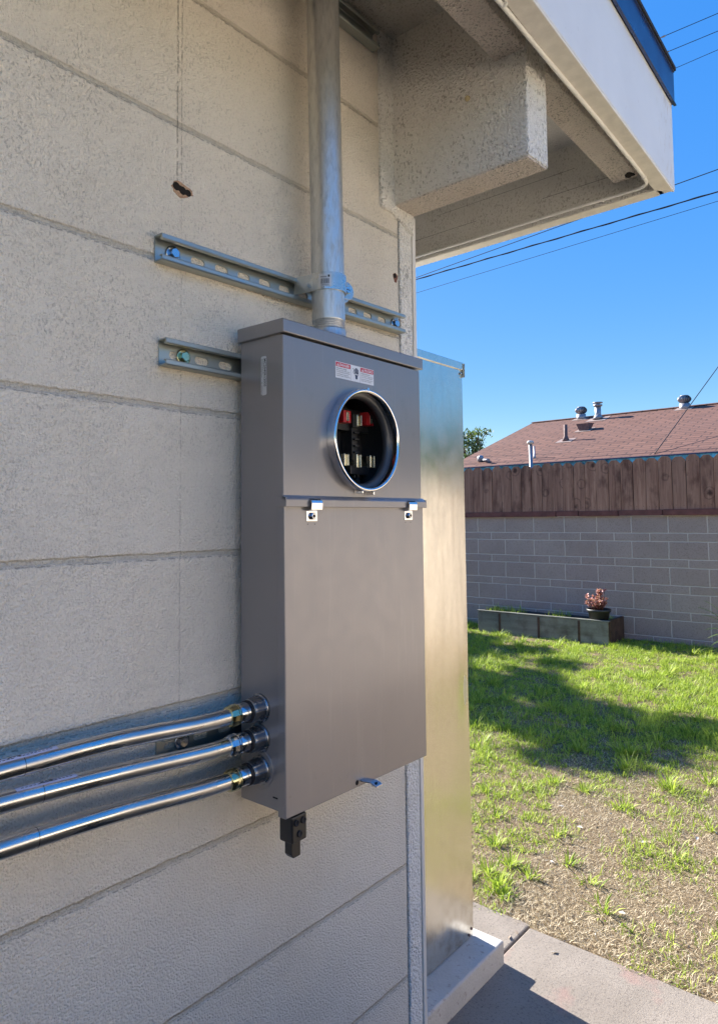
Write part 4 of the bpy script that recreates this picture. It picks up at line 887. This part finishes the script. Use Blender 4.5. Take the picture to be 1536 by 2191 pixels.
blades(x_, y_, rng.uniform(.008, .032, len(x_)), rng.uniform(.0009, .0025, len(x_)), rng.uniform(.75, .999, len(x_)), rng.uniform(0, 6.28, len(x_)), 'dry_grass', M_['straw'], 'dead straw coloured grass covering the bare front part of the lawn', 'dry grass', arch=.03)
# crabgrass clumps
cl = [(-.618, 2.496, 46), (-.464, 2.274, 38), (-.114, 2.609, 26), (-.331, 2.179, 30), (-.208, 2.011, 34), (-.8, 2.228, 60), (-.619, 1.93, 90), (-.70, 1.99, 70), (-.56, 1.86, 50), (-.66, 2.10, 60), (-1.136, 2.733, 50), (-1.127, 3.295, 46), (-.474, 2.986, 40), (-.71, 3.072, 60), (-.9, 3.1, 40), (-.327, 3.377, 50), (-.358, 4.465, 90), (-.508, 4.473, 80), (-.71, 3.838, 90), (-1.0, 3.7, 60), (-.2, 3.6, 50), (.15, 4.8, 90), (-.2, 5.4, 90), (-1.6, 5.2, 80), (-.55, 2.06, 40), (-.95, 2.5, 30), (.2, 2.5, 26), (-.05, 3.0, 30), (-2.3, 6.0, 60), (-1.3, 5.9, 60), (-.6, 6.3, 60), (-3, 6.9, 70), (-3.4, 7.05, 80), (-2.6, 7.0, 60), (-2.0, 7.1, 40), (-1.55, 7.2, 50), (-1.2, 7.25, 60), (-.9, 7.3, 40)]
for i in range(90): y = 3.4+4.2*random.random(); cl.append((random.uniform(-.3-(y-1)*.6, .2+(y-1.5)*.25), y, random.choice((26, 40, 70))))
px, py, hh, ll, aa, ww = [], [], [], [], [], []
for cx_, cy_, n in cl:
    for i in range(n):
        a = random.uniform(0, 6.28); r_ = abs(random.gauss(0, .03)); px.append(cx_+r_*math.cos(a)); py.append(cy_+r_*math.sin(a)); aa.append(a+random.gauss(0, .4))
        hh.append(random.uniform(.03, .12)*(.66 if cy_ < 3.3 else 1.1)); ll.append(random.uniform(.5, .97)); ww.append(random.uniform(.0045, .0085))
blades(np.array(px), np.array(py), np.array(hh), np.array(ww), np.array(ll), np.array(aa), 'crabgrass', M_['grass'], 'coarse green crabgrass clumps scattered over the lawn', 'weeds')
# weeds in the planter
n = 900; xx = rng.uniform(PX0+.06, PX1-.06, n); sel = vnoise(xx, xx*0+3, 5, 4) > .35; xx = xx[sel]; yy = rng.uniform(PY0+.05, PY1-.08, len(xx)); ok = ~((abs(xx+2.24) < .15) & (yy < 7.5)); xx, yy = xx[ok], yy[ok]
blades(xx, yy, rng.uniform(.03, .12, len(xx)), rng.uniform(.004, .008, len(xx)), rng.uniform(.2, .9, len(xx)), rng.uniform(0, 6.28, len(xx)), 'planter_weeds', M_['grass'], 'thin green weeds growing in the soil of the wooden planter', 'weeds', z=np.full(len(xx), PT-.03))
# debris
mb = MB()
for i in range(130):
    x = random.uniform(-1.1, 1.2); y = random.uniform(1.6, 3.6); z = gz(y)+.006 if y > 1.76 else -1.543; a = random.uniform(0, 6.28); L = random.uniform(.004, .02); wv = L*random.uniform(.2, .45); c, s_ = math.cos(a), math.sin(a)
    mb.add([(x-c*L, y-s_*L, z), (x-s_*wv, y+c*wv, z+.006), (x+c*L, y+s_*L, z+.003), (x+s_*wv, y-c*wv, z+.001)], [(0, 1, 2, 3)], i % 2)
tag(build('leaf_litter', mb, [M_['deadleaf'], M_['stone']], fixn=False), 'scattered dead leaves and pale bits lying on the lawn edge', 'litter', kind='stuff')

# strap leaf plant at the right edge
sp = root('strap_leaf_plant', (-.62, 6.9, -1.5), 'dark strap leaved plant at the right edge in front of the block wall', 'plant')
V, F = [], []
tips = [(-.97, 6.82, -.86), (-1.02, 6.8, -.93), (-.99, 6.78, -1.0), (-.93, 6.75, -1.22), (-.95, 6.74, -1.14), (-.90, 6.8, -.72), (-.35, 6.8, -.8), (-.3, 6.7, -1.0), (-.5, 6.6, -.75), (-.7, 6.6, -.7), (-.4, 7.1, -.7), (-.85, 7.1, -.85), (-.88, 6.6, -1.28), (-.2, 6.9, -1.2)]
for j, (a, b, c) in enumerate(tips):
    A = np.array([-.62, 6.9, -1.3]); T = np.array([a, b, c]); mid = (A+T)/2+np.array([0, 0, .16]); prev = None; wv = .016
    for k_ in range(9):
        t = k_/8; p_ = (1-t)**2*A+2*t*(1-t)*mid+t*t*T; d = T-A; s_ = np.cross(d, [0, 0, 1.]); s_ = s_/np.linalg.norm(s_)*wv*(1-t**3)+np.array([0, 0, .002]); V += [p_-s_, p_+s_]
        if k_: o = len(V)-4; F.append([o, o+1, o+3, o+2])
npmesh('leaves', V, F, M_['palmleaf'], sp)
mb = MB(); mb.cyl((-.62, 6.9, -1.52), (-.62, 6.9, -1.25), .05, 12, r2=.03); build('stem', mb, M_['bark'], sp)

# ------------------------------------------------------------------ neighbour house
NH = root('neighbor_house', (-1, 12, -1.4), 'low neighbouring house with rose brown shingle roof and peeling teal eave behind the fence', 'house')
EY_, EZ_, SL = 9.9, .885, .333; YR = 13.6; ZR = EZ_+SL*(YR-EY_); XL, XR = -6.02, 9.
mb = MB(); mb.add([(XL, EY_, EZ_), (XR, EY_, EZ_), (XR, YR, ZR), (XL, YR, ZR), (XL, YR+3.7, EZ_), (XR, YR+3.7, EZ_), (XL, EY_, EZ_-.02), (XR, EY_, EZ_-.02), (XR, YR, ZR-.02), (XL, YR, ZR-.02), (XL, YR+3.7, EZ_-.02), (XR, YR+3.7, EZ_-.02)],
    [(0, 1, 2, 3), (3, 2, 5, 4), (6, 9, 8, 7), (9, 10, 11, 8), (0, 3, 9, 6), (3, 4, 10, 9), (1, 7, 8, 2), (2, 8, 11, 5), (0, 6, 7, 1), (4, 5, 11, 10)])
roof = build('roof', mb, M_['shingle'], NH)
mb = MB(); mb.prism([(-.02, .004), (.02, .004), (.1, -.022), (.1, -.03), (0, -.004), (-.1, -.03), (-.1, -.022)], (XL, YR, ZR+.01), (0, 1, 0), (0, 0, 1), (XR-XL, 0, 0)); build('ridge_cap', mb, M_['shingle'], roof)
mb = MB(); mb.box(XL+.5, XR-.4, EY_+.5, YR+3.2, -1.6, .95); build('wall', mb, M_['stuccofar'], NH)
mb = MB(); mb.box(XL, XR, EY_-.03, EY_-.005, EZ_-.17, EZ_-.015); mb.hexa([(XL-.02, EY_, EZ_-.16), (XL-.02, EY_, EZ_-.01), (XL-.02, YR, ZR-.16), (XL-.02, YR, ZR-.01), (XL-.001, EY_, EZ_-.16), (XL-.001, EY_, EZ_-.01), (XL-.001, YR, ZR-.16), (XL-.001, YR, ZR-.01)])
mb.box(XL, XR, EY_-.045, EY_-.005, EZ_-.012, EZ_+.004, 1); build('fascia', mb, [M_['teal'], M_['navy']], NH)
def onroof(x, y): return Vector((x, y, EZ_+SL*(y-EY_)))
def flashing(p, w_, m, mi=0):
    n_ = Vector((0, -SL, 1)).normalized(); t_ = Vector((0, 1, SL)).normalized(); c = p+n_*.006
    m.add([c+Vector((-w_, 0, 0))-t_*w_, c+Vector((w_, 0, 0))-t_*w_, c+Vector((w_, 0, 0))+t_*w_, c+Vector((-w_, 0, 0))+t_*w_], [(0, 1, 2, 3)], mi)
def turbine(x, y, s=1.):
    p = onroof(x, y); mb = MB(); flashing(p, .24*s, mb); mb.lathe(p-Vector((0, 0, .05)), (0, 0, 1), [(0, .15*s), (.22*s, .145*s)], 24)
    mb.mi[0] = 1; tv = build('turbine_vent', mb, [M_['ventgal'], M_['flash']], NH); mb = MB(); n = 22
    for i in range(n):
        a = 2*math.pi*i/n; vs = []
        for j in range(7):
            t = j/6; r_ = (.125+.065*math.sin(math.pi*t))*s; z = .17*s+t*.2*s
            for da in (0, .2): vs.append(p+Vector(((r_-.02*(da > 0)*s)*math.cos(a+da), (r_-.02*(da > 0)*s)*math.sin(a+da), z)))
        mb.add(vs, [(2*j, 2*j+1, 2*j+3, 2*j+2) for j in range(6)], 0, True)
    mb.lathe(p, (0, 0, 1), [(.36*s, .135*s), (.385*s, .11*s), (.395*s, .02)], 24); mb.lathe(p, (0, 0, 1), [(.16*s, .10*s), (.36*s, .10*s)], 20, 1)
    build('fins', mb, [M_['ventgal'], M_['blackm']], tv, fixn=False)
FT = {'t1': onroof(-4.849, 13.466), 't2': onroof(-2.778, 13.419), 'p1': onroof(-4.395, 13.221), 'hood': onroof(-4.294, 12.256), 'p2': onroof(-4.339, 11.440), 'p3': onroof(-4.413, 10.277), 'small': onroof(-5.491, 10.281)}
turbine(FT['t1'].x, FT['t1'].y, .66); turbine(FT['t2'].x, FT['t2'].y, .66)
p = FT['p1']; mb = MB(); flashing(p, .2, mb); mb.cyl(p-Vector((0, 0, .05)), p+Vector((0, 0, .26)), .062, 18); mb.lathe(p, (0, 0, 1), [(.26, .05), (.27, .088), (.30, .092), (.31, .05), (.33, .05), (.335, .10), (.35, .10)], 18)
mb.lathe(p, (0, 0, 1), [(0, .11), (.09, .065)], 18); mb.mi[0] = 1; build('flue_pipe', mb, [M_['ventgal'], M_['flash']], NH)
p = FT['hood']; mb = MB(); flashing(p, .16, mb, 1); mb.hexa([p+Vector(v) for v in ((-.08, -.06, -.05), (-.14, -.09, .12), (-.08, .08, -.0), (-.14, .10, .135), (.08, -.06, -.05), (.14, -.09, .12), (.08, .08, 0), (.14, .10, .135))]); build('hood_vent', mb, [M_['ventdark'], M_['flash']], NH)
p = FT['p2']; mb = MB(); flashing(p, .15, mb, 1); mb.lathe(p-Vector((0, 0, .03)), (0, 0, 1), [(0, .08), (.10, .042), (.12, .034), (.33, .034)], 16); build('pipe_stack', mb, [M_['ventdark'], M_['flash']], NH)
p = FT['p3']; mb = MB(); mb.lathe(p-Vector((0, 0, .03)), (0, 0, 1), [(0, .045), (.06, .018), (.24, .014)], 14); build('pipe_stack', mb, M_['ventgal'], NH)
p = FT['small']; mb = MB(); mb.lathe(p, (.3, 0, 1), [(0, .05), (.08, .06), (.12, .03)], 12); mb.cyl(p+Vector((.05, 0, .03)), p+Vector((.3, -.2, .0)), .025, 10); build('service_bracket', mb, M_['ventgal'], NH)
vp = root('vent_pipe', (-4.17, 9.6, -1.4), 'thin grey capped vent pipe standing just behind the fence in front of the teal eave', 'vent pipe')
mb = MB(); mb.cyl((-4.13, 9.6, -1.4), (-4.155, 9.6, 1.19), .028, 16); build('pipe', mb, M_['ventgal'], vp)
mb = MB(); mb.lathe((-4.155, 9.6, 0), (0, 0, 1), [(1.18, .03), (1.19, .055), (1.215, .058), (1.235, .04), (1.24, .005)], 18); build('cap', mb, plain('pale_cap', (.62, .55, .5), .6), vp)

# ------------------------------------------------------------------ trees
def make_tree(name, base, h, cr, cz, lab, mat, nl=2600, ls=.09, squash=1., seed=1, cat='tree', group=None, clump=26, gap=.25, trunk=.12):
    rd = random.Random(seed); nr = np.random.default_rng(seed); t = root(name, base, lab, cat, group); mb = MB(); b = Vector(base)
    top = b+Vector((0, 0, cz)); mb.tube(smooth([b-Vector((0, 0, .1)), b+Vector((.05, .02, cz*.4)), b+Vector((-.03, .05, cz*.8)), top], 3), trunk, 10, rs=None)
    cs = []
    for i in range(clump):
        a = rd.uniform(0, 6.28); e = rd.uniform(-.5, 1.2); rr_ = cr*rd.uniform(.35, 1.); c = top+Vector((math.cos(a)*math.cos(e)*rr_, math.sin(a)*math.cos(e)*rr_, math.sin(e)*rr_*squash)); cs.append(c)
        m_ = (top+c)/2+Vector((rd.uniform(-.1, .1), rd.uniform(-.1, .1), -.05))*cr; s0 = b+Vector((0, 0, cz*rd.uniform(.45, .95)))
        mb.tube(smooth([s0, m_, c], 3), .02, 6, rs=None)
    build('trunk', mb, M_['bark'], t)
    C_ = np.array([list(c) for c in cs]); idx = nr.integers(0, len(C_), nl); P = C_[idx]+nr.normal(0, cr*gap, (nl, 3))*np.array([1, 1, .7])
    d = nr.normal(0, 1, (nl, 3)); d /= np.linalg.norm(d, axis=1)[:, None]; s_ = np.cross(d, nr.normal(0, 1, (nl, 3))); s_ /= np.linalg.norm(s_, axis=1)[:, None]; L = ls*nr.uniform(.6, 1.3, nl)[:, None]
    V = np.stack([P-d*L*.5, P+s_*L*.28, P+d*L*.5, P-s_*L*.28], 1).reshape(-1, 3); F = np.arange(nl*4).reshape(-1, 4)
    npmesh('crown', V, F, mat, t); return t
make_tree('tree', (-14.6, 25, -1.5), 5, 1.6, 4.15, 'small dark leafy tree behind the left end of the shingle roof', M_['leaf2'], 4200, .12, .95, 3, clump=46, gap=.085)
for (x, y, c_, cz_, nl_, sd_, lb_) in ((-11.5, 7.15, 1.0, 4.55, 2600, 8, 'airy shade tree beyond the house, the one nearest the back fence'), (-10.2, 6.1, 1.0, 4.6, 2600, 15, 'airy shade tree beyond the house between its two neighbours'), (-9.0, 5.2, .95, 4.6, 2600, 9, 'airy shade tree beyond the house, the one nearest to it')):
    make_tree('tree', (x, y, -1.5), 5, c_, cz_, lb_, M_['leaf'], nl_, .15, .62, sd_, clump=17, gap=.088, group='shade trees beyond the house')
for i, (x, y, c_, cz_) in enumerate(((5.2, 7.4, 1.1, 1.95), (5.4, 5.2, 1.1, 1.9), (5.1, 2.8, 1.0, 1.8), (5.6, .4, 1.1, 1.8), (4.9, 9.6, 1.1, 2.05))):
    make_tree('hedge_tree', (x, y, -1.5), 4, c_, cz_, 'green tree rising behind the tan side wall, number %s from the back fence' % ('one', 'two', 'three', 'four', 'five')[i] if 0 else ('dense green tree behind the tan wall near its back corner', 'dense green tree behind the middle of the tan side wall', 'dense green tree behind the tan side wall facing the cabinet', 'dense green tree behind the near part of the tan side wall', 'dense green tree past the back fence on the right')[i], M_['leaf3'], 5200, .17, .85, 20+i, group='trees behind the tan side wall', clump=34, gap=.24)

# ------------------------------------------------------------------ overhead wires
def wire(p0, p1, r_, lab, ext=(2.5, 1.5), sag=.0, twist=False, splice=None, name='power_line'):
    a, b = Vector(p0), Vector(p1); d = b-a; A = a-d*ext[0]; Bq = b+d*ext[1]; o = root(name, tuple(A), lab, 'wire', 'overhead wires crossing the sky')
    mb = MB(); n = 40; pts = [A+(Bq-A)*(i/n)-Vector((0, 0, sag*4*(i/n)*(1-i/n))) for i in range(n+1)]; mb.tube(pts, r_, 8)
    if twist:
        n = 240; e = Vector((0, 0, 1)); f_ = (Bq-A).normalized().cross(e); mb2 = [A+(Bq-A)*(i/n)+(e*math.cos(i*.8)+f_*math.sin(i*.8))*r_*1.0 for i in range(n+1)]; mb.tube(mb2, r_*.6, 6)
    build('strand', mb, M_['blackm'], o)
    if splice is not None:
        c = a+d*splice; mb = MB(); u = d.normalized(); mb.lathe(c-u*.05, u, [(0, r_), (.02, r_*2.6), (.07, r_*2.6), (.09, r_*1.5), (.13, r_*3), (.15, r_)], 10); build('splice', mb, M_['ventgal'], o)
    return o
wire((-7.288, 10.919, 5), (-1.504, 10.824, 5), .011, 'thick twisted power cable, lowest heavy line under the eave', twist=True)
wire((-7.222, 10.827, 5), (-1.336, 10.062, 5), .007, 'black line meeting the fascia corner just above the twisted cable')
wire((-7.793, 11.633, 5), (-1.582, 11.174, 5), .0045, 'thin line running just below the thick twisted cable')
wire((-1.21, 6.633, 5), (-.58, 6.644, 5), .0035, 'topmost thin wire above the navy roof edge, with a splice', splice=.06, ext=(6, 6))
wire((-1.222, 6.914, 5), (-.642, 6.922, 5), .0035, 'middle thin wire above the navy roof edge, with a splice', splice=.01, ext=(6, 6))
wire((-1.224, 7.263, 5), (-.711, 7.237, 5), .003, 'lowest of the three thin wires at the navy roof edge', ext=(6, 6))
wire((-2.345, 9.992, 0.916), (-1.9, 13.2, 3.02), .007, 'slanting service wire rising from the neighbouring eave across its roof', ext=(0, 2), name='service_wire')
